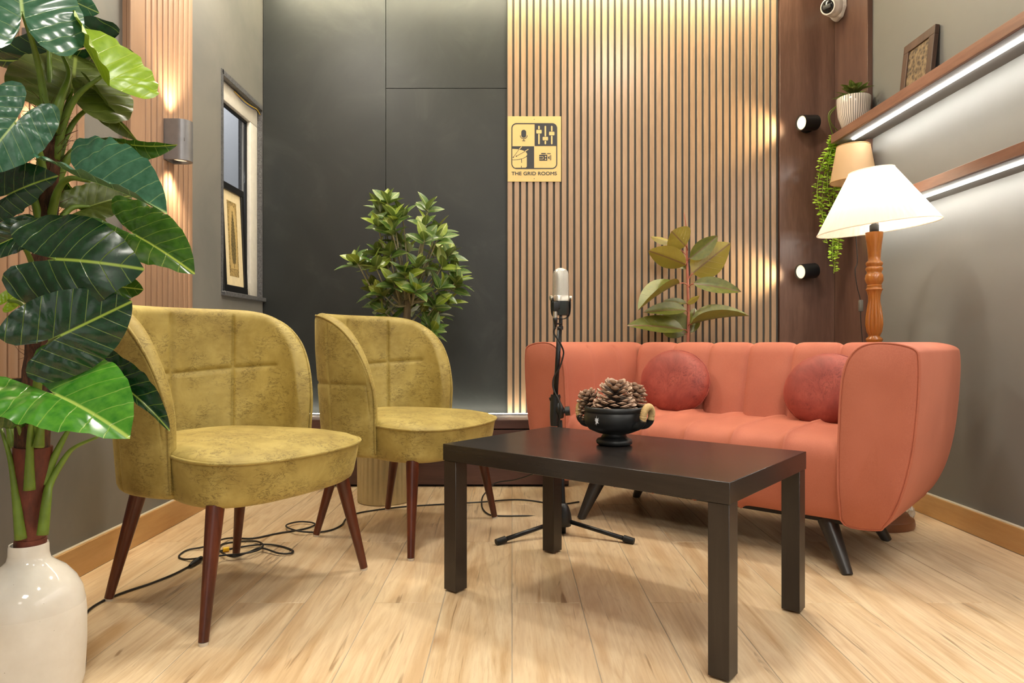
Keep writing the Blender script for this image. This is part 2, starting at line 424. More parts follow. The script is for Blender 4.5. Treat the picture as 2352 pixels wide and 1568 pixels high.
gs = m.n('ShaderNodeBsdfGlossy'); gs.inputs['Roughness'].default_value = .02
ms = m.n('ShaderNodeMixShader'); ms.inputs[0].default_value = .10; m.l(gl.outputs[0], ms.inputs[1]); m.l(gs.outputs[0], ms.inputs[2])
m.l(ms.outputs[0], m.t.nodes['Material Output'].inputs[0]); M['glass'] = m.m
M['beyond'] = paint('room_beyond_grey', srgb(112, 113, 114), .8)
M['beyond_dark'] = plain('curtain_dark', srgb(48, 52, 58), .9)
m = NT('striped_glaze'); tc = m.coord(); xyz = m.n('ShaderNodeSeparateXYZ'); m.l(tc, xyz.inputs[0])
at = m.math('ARCTAN2', xyz.outputs[1], xyz.outputs[0]); fr = m.math('ABSOLUTE', m.math('SUBTRACT', m.math('FRACT', m.math('MULTIPLY', at, 44/(2*PI))), .5))
jit = m.noise(m.coord((1, 1, .3)), 40, 3)
m.col(m.ramp(m.math('ADD', fr, m.math('MULTIPLY', m.math('SUBTRACT', jit, .5), .12)), [(.13, srgb(112, 104, 98)), (.2, srgb(216, 206, 194))])); m.set(Roughness=.15); M['striped'] = m.m
M['soil'] = plain('potting_soil', srgb(50, 38, 28), .95, 0, .3, 80)
m = NT('mic_mesh'); v = m.coord((1, 1, 1)); xyz = m.n('ShaderNodeSeparateXYZ'); m.l(v, xyz.inputs[0])
d1 = m.math('ADD', m.math('ABSOLUTE', xyz.outputs[0]), xyz.outputs[2])
w1 = m.math('ABSOLUTE', m.math('SUBTRACT', m.math('FRACT', m.math('MULTIPLY', d1, 190)), .5))
w2 = m.math('ABSOLUTE', m.math('SUBTRACT', m.math('FRACT', m.math('MULTIPLY', xyz.outputs[0], 260)), .5))
h = m.math('MULTIPLY', w1, m.math('ADD', w2, .6))
m.col(m.ramp(h, [(.08, srgb(140, 136, 128)), (.3, srgb(226, 222, 212))])); m.set(Roughness=.35, Metallic=.6); m.bump(h, .4, .002); M['mic_mesh'] = m.m
M['yellow'] = plain('yellow_tape', srgb(228, 186, 20), .5)
m = NT('clear_plastic'); m.set(Base_Color=(.95, .93, .88, 1), Roughness=.15)
m.b.inputs['Transmission Weight'].default_value = .7; M['clear'] = m.m
M['wire_y'] = plain('wire_yellow', srgb(214, 176, 60), .5)
M['wire_b'] = plain('wire_blue', srgb(60, 74, 130), .5)

# ------------------------------------------------------------------ room shell
XL, XR = -1.425, 1.85
YB = 3.95            # structural back wall
YP = 3.90            # face of the black panels
CZ = 2.88
def structure(o): o['kind'] = 'structure'; return o
# floor: grout bed + individual planks
floor = structure(bx('floor', (XL-.2, XR+.2, -4.2, YB, -.06, -.0012), M['grout'], None, 0))
PW = .2011; PL = 1.2
plank_me = bbox_me('plank', (-PW/2+.0011, PW/2-.0011, -PL/2+.001, PL/2-.001, -.008, 0), M['plank'], .0008, 1)
cache = {}
for k in range(-8, 10):
    off = 1.987 if k % 2 == 0 else 2.59
    x0, x1 = max(k*PW, XL+.03), min((k+1)*PW, XR-.038)
    if x1-x0 < .01: continue
    for j in range(-3, 3):
        y0, y1 = off+j*PL, min(off+(j+1)*PL, YB-.002)
        if y1 < .2 or y1-y0 < .05: continue
        full = abs(x1-x0-PW) < 1e-6 and abs(y1-y0-PL) < 1e-6
        c = ((x0+x1)/2, (y0+y1)/2, 0)
        if full: me = plank_me
        else: me = bbox_me('plank', (-(x1-x0)/2+.0011, (x1-x0)/2-.0011, -(y1-y0)/2+.001, (y1-y0)/2-.001, -.008, 0), M['plank'], .0008, 1)
        o = ob('plank', me, floor); o.matrix_parent_inverse = Matrix(); o.location = Vector(c)-floor.location
structure(bx('ceiling', (XL-.2, XR+.2, -4.2, YB+.1, CZ, CZ+.08), M['ceil'], None, 0))
wr = structure(bx('wall_right', (XR, XR+.12, -4.2, YB+.12, 0, CZ), M['wall_r'], None, 0))
# left wall with the window opening (boxes around the hole joined into one wall)
WY0, WY1, WZ0, WZ1 = 3.355, 3.905, 1.008, 2.089
v, f = join([box(XL-.14, XL, -4.2, WY0, 0, CZ), box(XL-.14, XL, WY1, YB+.12, 0, CZ),
             box(XL-.14, XL, WY0, WY1, 0, WZ0), box(XL-.14, XL, WY0, WY1, WZ1, CZ)])
structure(ob('wall_left', mesh('wall_left', v, f, M['wall_l'], False)))
wb = structure(bx('wall_back', (XL-.14, XR+.12, YB, YB+.12, 0, CZ), M['felt'], None, 0))
def on(parent, o):
    """parent a freshly built world-space piece, keeping its place"""
    o.parent = parent
    o.location = Vector(o.location)-Vector(parent.location)
    return o
# black panels
XS = P(1166, 0, 3.88).x        # left end of slats
xs_seam = P(886, 0, YP).x
zs = P(0, 203, YP).z
for b in ((XL+.004, xs_seam-.0012, YP, YB, .34, CZ), (xs_seam+.0012, XS-.004, YP, YB, .34, zs-.0012), (xs_seam+.0012, XS-.004, YP, YB, zs+.0012, CZ)):
    on(wb, bx('black_panel', b, M['black_panel'], None, .001, 1))
# slat wall: backing + single slats
XE = P(1788, 0, 3.87).x
on(wb, bx('slat_backing', (XS-.004, XE, 3.881, YB, .02, CZ), M['felt'], None, 0))
ns = 40; pitch = (XE-XS)/ns
slat_me = bbox_me('slat', (-.0131, .0131, -.0045, .0045, -1.42, 1.42), M['slat'], .0012, 1)
for i in range(ns):
    on(wb, ob('slat', slat_me, None, (XS+.0131+i*pitch, 3.8764, .03+1.42)))
# walnut panels beside the slats and round the corner
XW = 1.824
on(wb, bx('walnut_panel', (XE+.004, XW, 3.86, YB, 0, CZ), M['walnut'], None, .001, 1))
on(wr, bx('walnut_panel', (XW, XR, 3.502, 3.859, 0, CZ), M['walnut'], None, .001, 1))
# skirtings
def skirting(name, x0, x1, ys, h, ledge_h=.004):
    root = None
    for a, b in zip(ys[:-1], ys[1:]):
        if root is None:
            root = structure(bx(name, (min(x0, x1), max(x0, x1), ys[0], ys[-1], 0, h-.003), M['ledge'], None, 0))
        xa, xb = (x0, x0+.010*(1 if x1 > x0 else -1))
        on(root, bx('skirting_tile', (min(xa, xb)-.0008, max(xa, xb)+.0008, a+.001, b-.001, .0005, h), M['skirt'], None, .001, 1))
    return root
skirting('baseboard_right', 1.812, XR, [-.4, .8, 2.0, 3.2, 3.855], .092)
skirting('baseboard_left', -1.395, XL, [-.4, .75, 1.95, 3.15, 3.58], .10)
# fluted panels on the left wall
def flute_panel(name, y0, y1, z0, plain_w):
    r = structure(bx(name, (XL, XL+.014, y0, y1, z0, CZ), M['slat_l'], None, 0))
    on(r, bx('edge_strip', (XL+.014, XL+.030, y0, y0+plain_w, z0, CZ), M['slat_l'], None, .002, 1))
    n = round((y1-y0-plain_w)/.043); p = (y1-y0-plain_w)/n
    me = bbox_me('flute', (-.009, .009, -p/2+.006, p/2-.0005, -(CZ-z0)/2, (CZ-z0)/2), M['slat_l'], .005, 3)
    for i in range(n):
        on(r, ob('flute', me, None, (XL+.021, y0+plain_w+(i+.5)*p, (z0+CZ)/2)))
    return r
flute_panel('trim_1', 2.497, 2.985, .655, .10)
flute_panel('trim_2', 1.66, 2.232, .655, .10)
# dark chair rail under the nearer fluted panel
structure(bx('trim_3', (XL, XL+.012, 1.2, 2.10, .565, .645), M['black_panel'], None, .002, 1))

# ------------------------------------------------------------------ window with room beyond
win = structure(empty('window_1', (XL, WY0, WZ0)))
def won(o): return on(win, o)
FX = -1.452; ft = .05
v, f = join([box(XL-.135, XL+.003, WY0-.012, WY0+.012, WZ0, WZ1+.01), box(XL-.135, XL-.001, WY1-.012, WY1, WZ0, WZ1),])
won(ob('granite_jamb', mesh('granite_jamb', v, f, M['granite'], False)))
won(bx('granite_lintel', (XL-.135, XL+.003, WY0, WY1-.012, WZ1-.015, WZ1+.012), M['granite'], None, .001, 1))
won(bx('granite_sill', (XL-.135, XL+.022, WY0-.01, WY1-.006, WZ0-.022, WZ0), M['granite'], None, .002, 1))
ft_z = .095
won(bx('window_frame', (FX-.05, FX, WY0+.012, WY1-.012, WZ1-.015-ft_z, WZ1-.0155), M['pvc'], None, .004, 2))
won(bx('window_frame', (FX-.05, FX, WY1-.115, WY1-.013, WZ0+.001, WZ1-.0155-ft_z), M['pvc'], None, .004, 2))
won(bx('window_frame', (FX-.05, FX, WY0+.0125, WY0+.08, WZ0+.001, WZ1-.0155-ft_z), M['pvc'], None, .004, 2))
won(bx('window_frame', (FX-.05, FX, WY0+.081, WY1-.116, WZ0+.001, WZ0+.075), M['pvc'], None, .004, 2))
won(bx('window_gasket', (FX-.034, FX-.018, WY1-.128, WY1-.1165, WZ0+.076, WZ1-.0165-ft_z), M['rubber'], None, 0))
won(bx('window_gasket', (FX-.034, FX-.018, WY0+.081, WY1-.1285, WZ1-.027-ft_z, WZ1-.0165-ft_z), M['rubber'], None, 0))
won(bx('window_pane', (FX-.03, FX-.024, WY0+.081, WY1-.129, WZ0+.0755, WZ1-.0275-ft_z), M['glass'], None, 0))
v, f = tube(spline([(FX+.004, 3.56, 2.064), (FX+.012, 3.62, 2.052), (FX+.018, 3.7, 2.048), (FX+.02, 3.78, 2.056), (FX+.022, 3.83, 2.06), (FX+.024, 3.87, 2.045)], 6), .0022, 6)
won(ob('loose_wire', mesh('loose_wire', v, f, M['wire_y'])))
v, f = tube(spline([(FX+.004, 3.57, 2.063), (FX+.010, 3.64, 2.046), (FX+.014, 3.72, 2.044), (FX+.016, 3.80, 2.05)], 6), .0022, 6)
won(ob('loose_wire', mesh('loose_wire', v, f, M['wire_b'])))
structure(bx('wall_beyond', (-3.0, -2.9, 2.4, 9.5, -.1, 4.2), M['beyond'], None, 0))
o = bx('curtain_beyond', (-2.89, -2.84, 7.32, 7.48, 0, 4.1), M['beyond_dark'], None, .01)
tag(o, 'dark curtain hanging in the grey room seen through the window', 'curtain')
area('added_fill_beyond', (-2.0, 6.6, 4.1), .5, 220, (1, .98, .95))  # unseen fill light added to brighten the wall behind the window glass

# framed tree print standing on the window sill
def picture(name, w, h, fw, mat_f, label, cat, loc, rot, depth=.018):
    r = empty(name, loc, 0, label, cat); r.rotation_euler = rot
    v, f = join([box(-w/2, w/2, 0, depth, 0, fw), box(-w/2, w/2, 0, depth, h-fw, h),
                 box(-w/2, -w/2+fw, 0, depth, fw, h-fw), box(w/2-fw, w/2, 0, depth, fw, h-fw)])
    o = ob('frame', mesh('frame', v, f, mat_f, False), r)
    bv = o.modifiers.new('bevel', 'BEVEL'); bv.width = .002; bv.segments = 2; bv.limit_method = 'ANGLE'
    o = bx('backing', (-w/2+fw*.5, w/2-fw*.5, depth*.6, depth*.95, fw*.5, h-fw*.5), M['pic_brown'], r, 0)
    return r
fz0 = WZ0+.001
r = picture('tree_picture', .30, .555, .036, M['pic_black'], 'framed tan tree print in black frame leaning in the window recess on its sill', 'picture',
            (XL+.010, 3.512, fz0), (math.radians(-2.5), 0, PI/2))
bx('mat_board', (-.114, .114, .0085, .0105, .036, .519), M['mat_cream'], r, 0)
bx('print', (-.058, .058, .0075, .0084, .085, .47), M['art'], r, 0)
arch = [(-.044, .125)]+[(-.044, .38)]+[(-.044*math.cos(a), .38+.07*math.sin(a)**.8) for a in [PI*i/14 for i in range(1, 14)]]+[(.044, .38), (.044, .125)]
v = [(x, .0069, z) for x, z in arch]
ob('arched_field', mesh('arched_field', v, [tuple(range(len(v)))], M['art_plain'], False), r)
tree = []
for i in range(33):
    t = i/32; w_ = .030*(math.sin(PI*min(1, (t*.94+.06))**.75))**.8*(1-.35*t)+(.004 if i % 2 else 0)
    tree.append((w_ if t < 1 else 0, .150+.275*t))
v = [(x, .0066, z) for x, z in tree]+[(-x, .0066, z) for x, z in tree]
n_ = len(tree); ff = [(i, i+1, n_+i+1, n_+i) for i in range(n_-1)]
ff2 = [(len(v)+i) for i in range(4)]; v += [(-.003, .0066, .128), (.003, .0066, .128), (.003, .0066, .152), (-.003, .0066, .152)]
ob('tree_motif', mesh('tree_motif', v, ff+[tuple(ff2)], M['art_tree'], False), r)

# ------------------------------------------------------------------ low bench under the black panels
BY = 3.568; bz = .35
bench = empty('low_bench', (.1, BY, 0), 0, 'low walnut-brown bench cabinet running along the foot of the black back wall', 'bench')
def bon(o): return on(bench, o)
BX1 = .30
bon(bx('top', (XL+.002, BX1, BY, 3.8695, bz-.046, bz), M['walnut_x'], None, .0015, 1))
bon(bx('carcass', (XL+.004, BX1-.002, BY+.02, 3.869, .012, bz-.05), M['shadow_gap'], None, 0))
xs = [XL+.004, -.86, -.30, BX1-.002]
for a, b in zip(xs[:-1], xs[1:]):
    bon(bx('drawer_front', (a+.0015, b-.0015, BY+.002, BY+.0195, .012, bz-.052), M['walnut_x'], None, .001, 1))
bon(bx('plinth', (XL+.004, BX1-.002, BY+.03, 3.868, 0, .0115), M['shadow_gap'], None, 0))
o = empty('led_strip', (0, 3.82, bz), 0, 'thin glowing LED strip lying along the back of the low bench', 'light strip')
on(o, bx('profile', (XL+.03, BX1-.01, 3.806, 3.826, bz+.0004, bz+.0012), M['grey_metal'], None, 0))
on(o, bx('added_glare_shield', (XL+.03, BX1-.01, 3.806, 3.8075, bz+.0013, bz+.0062), M['grey_metal'], None, 0))  # lip added to shield the bench top from the strip's light
on(o, bx('diffuser', (XL+.03, BX1-.01, 3.8115, 3.8245, bz+.0013, bz+.0085), M['led_bench'], None, 0))
o = bx('led_strip', (XL+.03, XE-.01, 3.62, 3.65, CZ-.030, CZ-.012), M['led_cove'], None, 0)
tag(o, 'warm LED cove strip above the slatted wall, near the ceiling', 'light strip')

# ------------------------------------------------------------------ sign on the slats
SY = 3.869; sp_ = P(1166, 267, SY); sw = (1288.8-1166)/F*SY; sh = (417-267)/F*SY
sg = empty('wall_sign', (sp_.x, SY, sp_.z-sh), 0, 'yellow square sign reading THE GRID ROOMS with four studio icons, on the slatted wall', 'sign')
bx('board', (0, sw, 0, .003, 0, sh), M['sign_yellow'], sg, .0006, 1)
def q(x, y): return ((x-203)/965*sw, sh-(y-212)/1176*sh)
def flat(name, polys, layer, mat):
    V = []; Fc = []
    for p in polys:
        n = len(V); V += [(q(*a)[0], -.0004-.0005*layer, q(*a)[1]) for a in p]; Fc.append(tuple(range(n, n+len(p))))
    me = mesh(name, V, Fc, mat, False); return ob(name, me, sg)
def rr(x0, y0, x1, y1, r, n=6, corners=(1, 1, 1, 1)):
    out = []
    for (cx, cy, a0, on_) in ((x1-r, y0+r, -90, corners[1]), (x1-r, y1-r, 0, corners[2]), (x0+r, y1-r, 90, corners[3]), (x0+r, y0+r, 180, corners[0])):
        if on_:
            for i in range(n+1):
                a = math.radians(a0+90*i/n); out.append((cx+r*math.cos(a), cy+r*math.sin(a)))
        else:
            out.append({-90: (x1, y0), 0: (x1, y1), 90: (x0, y1), 180: (x0, y0)}[a0])
    return out
def stroke(pts, w):
    ps = []
    for (x0, y0), (x1, y1) in zip(pts[:-1], pts[1:]):
        dx, dy = x1-x0, y1-y0; l = math.hypot(dx, dy) or 1; nx, ny = -dy/l*w/2, dx/l*w/2
        ps.append([(x0+nx, y0+ny), (x1+nx, y1+ny), (x1-nx, y1-ny), (x0-nx, y0-ny)])
    return ps
out_ = rr(270, 335, 1098, 1160, 92); in_ = rr(289, 353, 1079, 1142, 76)
flat('border', [[out_[i], out_[(i+1) % len(out_)], in_[(i+1) % len(in_)], in_[i]] for i in range(len(out_))], 1, M['sign_black'])
flat('dark_quarter', [rr(690, 345, 1088, 745, 84, 6, (0, 1, 0, 0))], 1.4, M['sign_black'])
flat('dark_quarter', [rr(280, 752, 680, 1150, 84, 6, (0, 0, 0, 1))], 1.4, M['sign_black'])
ell = lambda cx, cy, rx, ry, a0, a1, n=16: [(cx+rx*math.cos(math.radians(a0+(a1-a0)*i/n)), cy+ry*math.sin(math.radians(a0+(a1-a0)*i/n))) for i in range(n+1)]
flat('microphone_icon', [rr(449, 455, 537, 598, 43)]+stroke(ell(493, 555, 64, 62, 0, 180), 10)+stroke([(493, 615), (493, 655)], 10)+[[(465, 650), (521, 650), (521, 660), (465, 660)]], 1, M['sign_black'])
fp = []
for cx, ky in ((768, 490), (883, 615), (999, 523)):
    fp += [rr(cx-14, 385, cx+14, ky-40, 12), rr(cx-14, ky+40, cx+14, 717, 12), rr(cx-49, ky-33, cx+49, ky+33, 14)]
flat('fader_icon', fp, 2, M['sign_yellow'])
head = [(287, 800)]+ell(300, 897, 255, 97, -90, 90)[0:]+[(287, 992)]
flat('drum_icon', [head, [(287, 1002), (330, 1003), (420, 994), (500, 968), (549, 940), (549, 1118), (530, 1138), (330, 1140), (300, 1110), (287, 1080)]]
     + stroke([(410, 806), (456, 760)], 14)+stroke([(516, 845), (578, 805)], 14), 2, M['sign_yellow'])
flat('drum_detail', stroke([(305, 950), (410, 806)], 7)+stroke([(360, 932), (516, 845)], 7)+[ell(305, 950, 11, 11, 0, 330, 10), ell(360, 932, 11, 11, 0, 330, 10)]
     + stroke([(452, 975), (455, 1050)], 11)+stroke([(450, 1105), (450, 1138)], 10), 3, M['sign_black'])
flat('camera_icon', [rr(772, 905, 920, 1010, 14), rr(808, 874, 890, 893, 4), rr(918, 877, 980, 891, 3), [(890, 882), (918, 882), (918, 886), (890, 886)],
                     [(932, 952), (960, 918), (960, 992), (932, 966)], [(975, 912), (988, 910), (988, 1004), (975, 1000)]], 1, M['sign_black'])
flat('camera_detail', [ell(888, 938, 13, 13, 0, 345, 12), ell(888, 985, 13, 13, 0, 345, 12)]+stroke([(776, 940), (846, 940), (846, 982), (776, 982)], 8), 2, M['sign_yellow'])
tcv = bpy.data.curves.new('lettering', 'FONT'); tcv.body = 'THE GRID ROOMS'; tcv.size = 1; tcv.offset = 0
to = bpy.data.objects.new('lettering_source', tcv); COL.objects.link(to)
bpy.context.view_layer.update()
tme = bpy.data.meshes.new_from_object(to.evaluated_get(bpy.context.evaluated_depsgraph_get()))
bpy.data.objects.remove(to)
xsv = [v_.co.x for v_ in tme.vertices]; ysv = [v_.co.y for v_ in tme.vertices]
x0, x1, y0, y1 = min(xsv), max(xsv), min(ysv), max(ysv)
(ax, az), (bx_, bz_) = q(275, 1272), q(1090, 1211)
for v_ in tme.vertices:
    tx = (v_.co.x-x0)/(x1-x0); ty = (v_.co.y-y0)/(y1-y0)
    v_.co = (ax+tx*(bx_-ax), -.0009, az+ty*(bz_-az))
bmt = bmesh.new()
for ddx, ddz in ((0, 0), (.0006, 0), (-.0006, 0), (0, .0006), (0, -.0006)):
    n0_ = len(bmt.verts); bmt.from_mesh(tme); bmt.verts.ensure_lookup_table()
    for v_ in bmt.verts[n0_:]: v_.co.x += ddx; v_.co.z += ddz; v_.co.y += ddx*.05+ddz*.08
bmt.to_mesh(tme); bmt.free()
tme.materials.clear(); tme.materials.append(M['sign_black']); ob('lettering', tme, sg)
for yy, m_ in ((262, M['chrome']), (1336, M['rubber'])):
    v, f = lathe([(.003 if yy < 300 else .0016, 0), (.002, .002), (.0002, .0026)], 12)
    o = ob('screw', mesh('screw', v, f, m_), sg, (q(683, yy)[0], 0, q(683, yy)[1]), (PI/2, 0, 0))

# ------------------------------------------------------------------ wall lights
def sconce(Y, label):
    r = empty('wall_sconce', (XL+.030, Y, 1.49), 0, label, 'wall light', 'grey up-and-down wall lights')
    pr = [(0, -.042), (.052, -.042)]+[(.052+.042*math.sin(a), -.042*math.cos(a)) for a in [PI*i/12 for i in range(1, 12)]]+[(.052, .042), (0, .042)]
    n = len(pr); h = .163; t = .82
    V = [(x, y, 0) for x, y in pr]+[(x, y, h) for x, y in pr]
    V += [(.006+(x-.006)*t if x > 0 else .006, y*t, 0) for x, y in pr]+[(.006+(x-.006)*t if x > 0 else .006, y*t, h) for x, y in pr]
    Fc = []
    for i in range(n):
        k = (i+1) % n
        Fc += [(i, k, n+k, n+i), (2*n+k, 2*n+i, 3*n+i, 3*n+k), (i, 2*n+i, 2*n+k, k), (n+k, 3*n+k, 3*n+i, n+i)]
    ob('housing', mesh('housing', V, Fc, M['grey_metal'], True, 40), r)
    ob('divider', bbox_me('divider', (.006, .08, -.033, .033, .075, .088), M['grey_metal'], 0), r)
    for z, dz in ((.012, 1), (h-.012, -1)):
        v, f = lathe([(.030, -.003), (.030, .003)], 20)
        ob('lamp_lens', mesh('lamp_lens', v, f, M['lens_glow'], True, 40), r, (.052, 0, z))
    x = XL+.030+.052
    spot('sconce_beam', (x, Y, 1.49-.008), (x-.012, Y, 0), 13, (1, .80, .52), 100, .9, .02)
    spot('sconce_beam', (x, Y, 1.49+h+.008), (x-.012, Y, 3), 13, (1, .80, .52), 100, .9, .02)
    return r
sconce(2.775, 'grey half-round wall light in clear view on the fluted panel left of the window')
sconce(1.985, 'grey half-round wall light half hidden behind the big-leaved plant')

def wall_spot(px, py, label):
    base = P(px, py, 3.86)
    r = empty('wall_spotlight', (base.x, 3.86, base.z), 0, label, 'spotlight', 'black spotlights on the walnut panel')
    v, f = lathe([(.040, 0), (.040, .012), (.036, .016), (.0, .0165)], 28); ob('wall_plate', mesh('wall_plate', v, f, M['black_metal'], True, 40), r, (0, 0, 0), (PI/2, 0, 0))
    v, f = tube([(0, -.012, 0), (0, -.05, 0)], .009, 10); ob('arm', mesh('arm', v, f, M['black_metal']), r)
    d = Vector((-.86, -.30, -.10)).normalized(); c = Vector((-.010, -.064, 0))
    a0 = c-d*.045; a1 = c+d*.060
    qd = d.to_track_quat('Z', 'Y')
    pr = [(.0, 0), (.038, 0), (.042, .004), (.042, .105), (.0385, .105), (.0385, .094), (.004, .090)]
    v, f = lathe(pr, 28, None, False)
    o = ob('barrel', mesh('barrel', v, f, M['black_metal'], True, 40), r, a0); o.rotation_euler = qd.to_euler()
    v, f = lathe([(.0375, 0), (.034, .004), (.0, .005)], 24)
    o = ob('lamp_lens', mesh('lamp_lens', v, f, M['lens_glow'], True, 40), r, a0+d*.0965); o.rotation_euler = qd.to_euler()
    L = Vector(r.location)+a1+d*.008
    spot('spotlight_beam', L, L+Vector((-1, .34, -.03)), 13, (1, .80, .48), 84, .9, .03)
    return r
wall_spot(1852, 290, 'upper black cylinder spotlight on the walnut panel, near the shelf')
wall_spot(1850, 625, 'lower black cylinder spotlight on the walnut panel, above the sofa back')

# ------------------------------------------------------------------ security camera
cc = P(1936, 16, 3.785); cc.x = XW
r = empty('security_camera', cc, 0, 'white dome security camera high on the walnut corner panel', 'camera')
oc = [(.076*math.cos(PI/8+PI/4*i), .076*math.sin(PI/8+PI/4*i)) for i in range(8)]
V = [(0, a, b) for a, b in oc]+[(-.022, a, b) for a, b in oc]+[(-.045, a*.80, b*.80) for a, b in oc]
Fc = [(i+8*k, (i+1) % 8+8*k, (i+1) % 8+8*(k+1), i+8*(k+1)) for k in range(2) for i in range(8)]+[tuple(range(8)), tuple(range(16, 24))]
o = ob('mount_base', mesh('mount_base', V, Fc, M['white'], False), r)
bv = o.modifiers.new('bevel', 'BEVEL'); bv.width = .006; bv.segments = 3
d = Vector((-.78, -.56, -.26)).normalized(); qd = d.to_track_quat('Z', 'Y'); c0 = Vector((-.026, -.008, -.004))
v, f = lathe([(.0, 0), (.050, .0), (.054, .02), (.052, .045), (.046, .068), (.044, .070), (.043, .094), (.041, .100), (.036, .101), (.035, .098), (.002, .098)], 32)
o = ob('eyeball', mesh('eyeball', v, f, M['white'], True, 50), r, c0); o.rotation_euler = qd.to_euler()
v, f = lathe([(.0345, 0), (.0335, .004), (.026, .008), (.0, .010)], 28)
o = ob('lens_window', mesh('lens_window', v, f, plain('gloss_black', srgb(22, 23, 25), .12)), r, c0+d*.097); o.rotation_euler = qd.to_euler()
sx_ = qd @ Vector((1, 0, 0)); sy_ = qd @ Vector((0, 1, 0))
me = bbox_me('lens_bar', (-.022, .022, -.011, .011, 0, .004), plain('lens_dark_grey', srgb(62, 62, 62), .4), .003)
o = ob('lens_bar', me, r, c0+d*.1055); o.rotation_euler = qd.to_euler()

# ------------------------------------------------------------------ floating shelves
SXF = 1.672*1.85/1.84
def shelf(z0, z1, y1, label):
    r = empty('floating_shelf', (SXF, y1, z0), 0, label, 'shelf')
    on(r, bx('board', (SXF, XR, -1.0, y1, z0, z1), M['walnut_y'], None, .0015, 1))
    on(r, bx('underside', (SXF+.012, XR-.001, -1.0, y1-.012, z0-.0012, z0+.0005), paint('shelf_underside', srgb(104, 103, 100), .75), None, 0))
    on(r, bx('led_profile', (1.743, 1.756, -1.0, y1-.10, z0-.007, z0-.0013), M['led'], None, 0))
    return r
zb1, zt1 = H+.619*SXF, H+.6466*SXF
zb2, zt2 = H+.367*SXF, H+.392*SXF
shelf(zb1, zt1, 3.60, 'upper walnut wall shelf with LED strip, carrying the striped pot')
shelf(zb2, zt2, 3.60, 'lower walnut wall shelf with LED strip, behind the white lampshade')

# picture on the upper shelf
r = picture('brown_picture', .236, .285, .040, M['pic_brown'], 'brown framed relief picture leaning against the wall on the upper shelf', 'picture',
            (XR-.052, 3.065, zt1+.001), (math.radians(-6), 0, -PI/2), .02)
bx('relief_art', (-.080, .080, .006, .011, .038, .247), M['relief'], r, 0)
bx('inner_liner', (-.084, .084, .009, .0115, .036, .250), M['pic_black'], r, 0)

# striped pot plant on the shelf
pp = P(1958, 300, 3.48); pp.x = 1.742; pp.z = zt1+.0005
r = empty('potted_plant', pp, 0, 'small leafy plant in a white and grey striped pot on the upper shelf end', 'plant')
v, f = lathe([(.0, .002), (.052, 0), (.056, .004), (.074, .06), (.080, .12), (.081, .150), (.078, .153), (.074, .150), (.073, .128), (.0, .126)], 40, None, False)
ob('pot', mesh('pot', v, f, M['striped'], True, 50), r)
v, f = lathe([(.073, .120), (.07, .132), (.0, .136)], 20); ob('soil', mesh('soil', v, f, M['soil']), r)

def simple_leaf(name, mat, L=1.0, W=.22, fold=.25, droop=.25, pw=.85, nu=9, nv=5, tipx=1.0, wave=0):
    V = []; UV = []
    for i in range(nu):
        u = i/(nu-1)
        w = W*(max(0.0, math.sin(PI*u**pw)))**.8
        if i in (0,): w = .004
        for j in range(nv):
            t = (j/(nv-1))*2-1; y = t*w
            z = fold*abs(y)-droop*u*u+wave*math.sin(u*9)*abs(t)*W
            V.append((u*L, y*L, z*L)); UV.append((u+.5, y+.5))
    Fc = [(i*nv+j, (i+1)*nv+j, (i+1)*nv+j+1, i*nv+j+1) for i in range(nu-1) for j in range(nv-1)]
    return mesh(name, V, Fc, mat, True, None, UV)
def leaf_frame(B, T, roll=0, facing=None):
    """matrix whose +x runs base->tip and whose +z (upper side) faces the camera, then rolled about the axis"""
    x = (T-B); L = x.length; x.normalize()
    n = (facing if facing is not None else (Vector((0, 0, H))-B)).normalized()
    n = (n-x*n.dot(x)).normalized()
    y = n.cross(x)
    m = Matrix((x, y, n)).transposed().to_4x4() @ Matrix.Rotation(math.radians(roll), 4, 'X')
    m.translation = B
    return m, L
def put_leaf(me, B, T, parent, roll=0, facing=None, sy=1.0, name='leaf'):
    m, L = leaf_frame(B, T, roll, facing)
    o = ob(name, me, parent)
    pl = Vector(parent.location)
    m = m @ Matrix.Diagonal((L, L*sy, L, 1))
    m.translation = B-pl
    o.matrix_local = m
    return o
pl_me = simple_leaf('leaf', M['ficus'], 1, .2, .3, .15)
for i in range(26):
    a = random.uniform(0, 2*PI); e = random.uniform(.1, .9)
    B = Vector(pp)+Vector((.02*math.cos(a), .02*math.sin(a), .160+.03*random.random()))
    T = B+Vector((math.cos(a)*.085*math.cos(e), math.sin(a)*.085*math.cos(e), .0+.06*math.sin(e)))
    put_leaf(pl_me, B, T, r, 0, Vector((0, -.2, 1)), 1.1)
B = Vector(pp)+Vector((-.03, -.02, .16)); put_leaf(pl_me, B, B+Vector((.055, -.01, .045)), r, 30)
V = []; Fc = []
for i in range(9):
    a = i*2.4; b0 = Vector((.01*math.cos(a), .01*math.sin(a), .128)); b1 = Vector((.025*math.cos(a), .025*math.sin(a), .185))
    v, f = tube([b0, b1], .0022, 5); V, Fc = join([(V, Fc), (v, f)])
ob('stem', mesh('stem', V, Fc, M['stem_grey']), r)

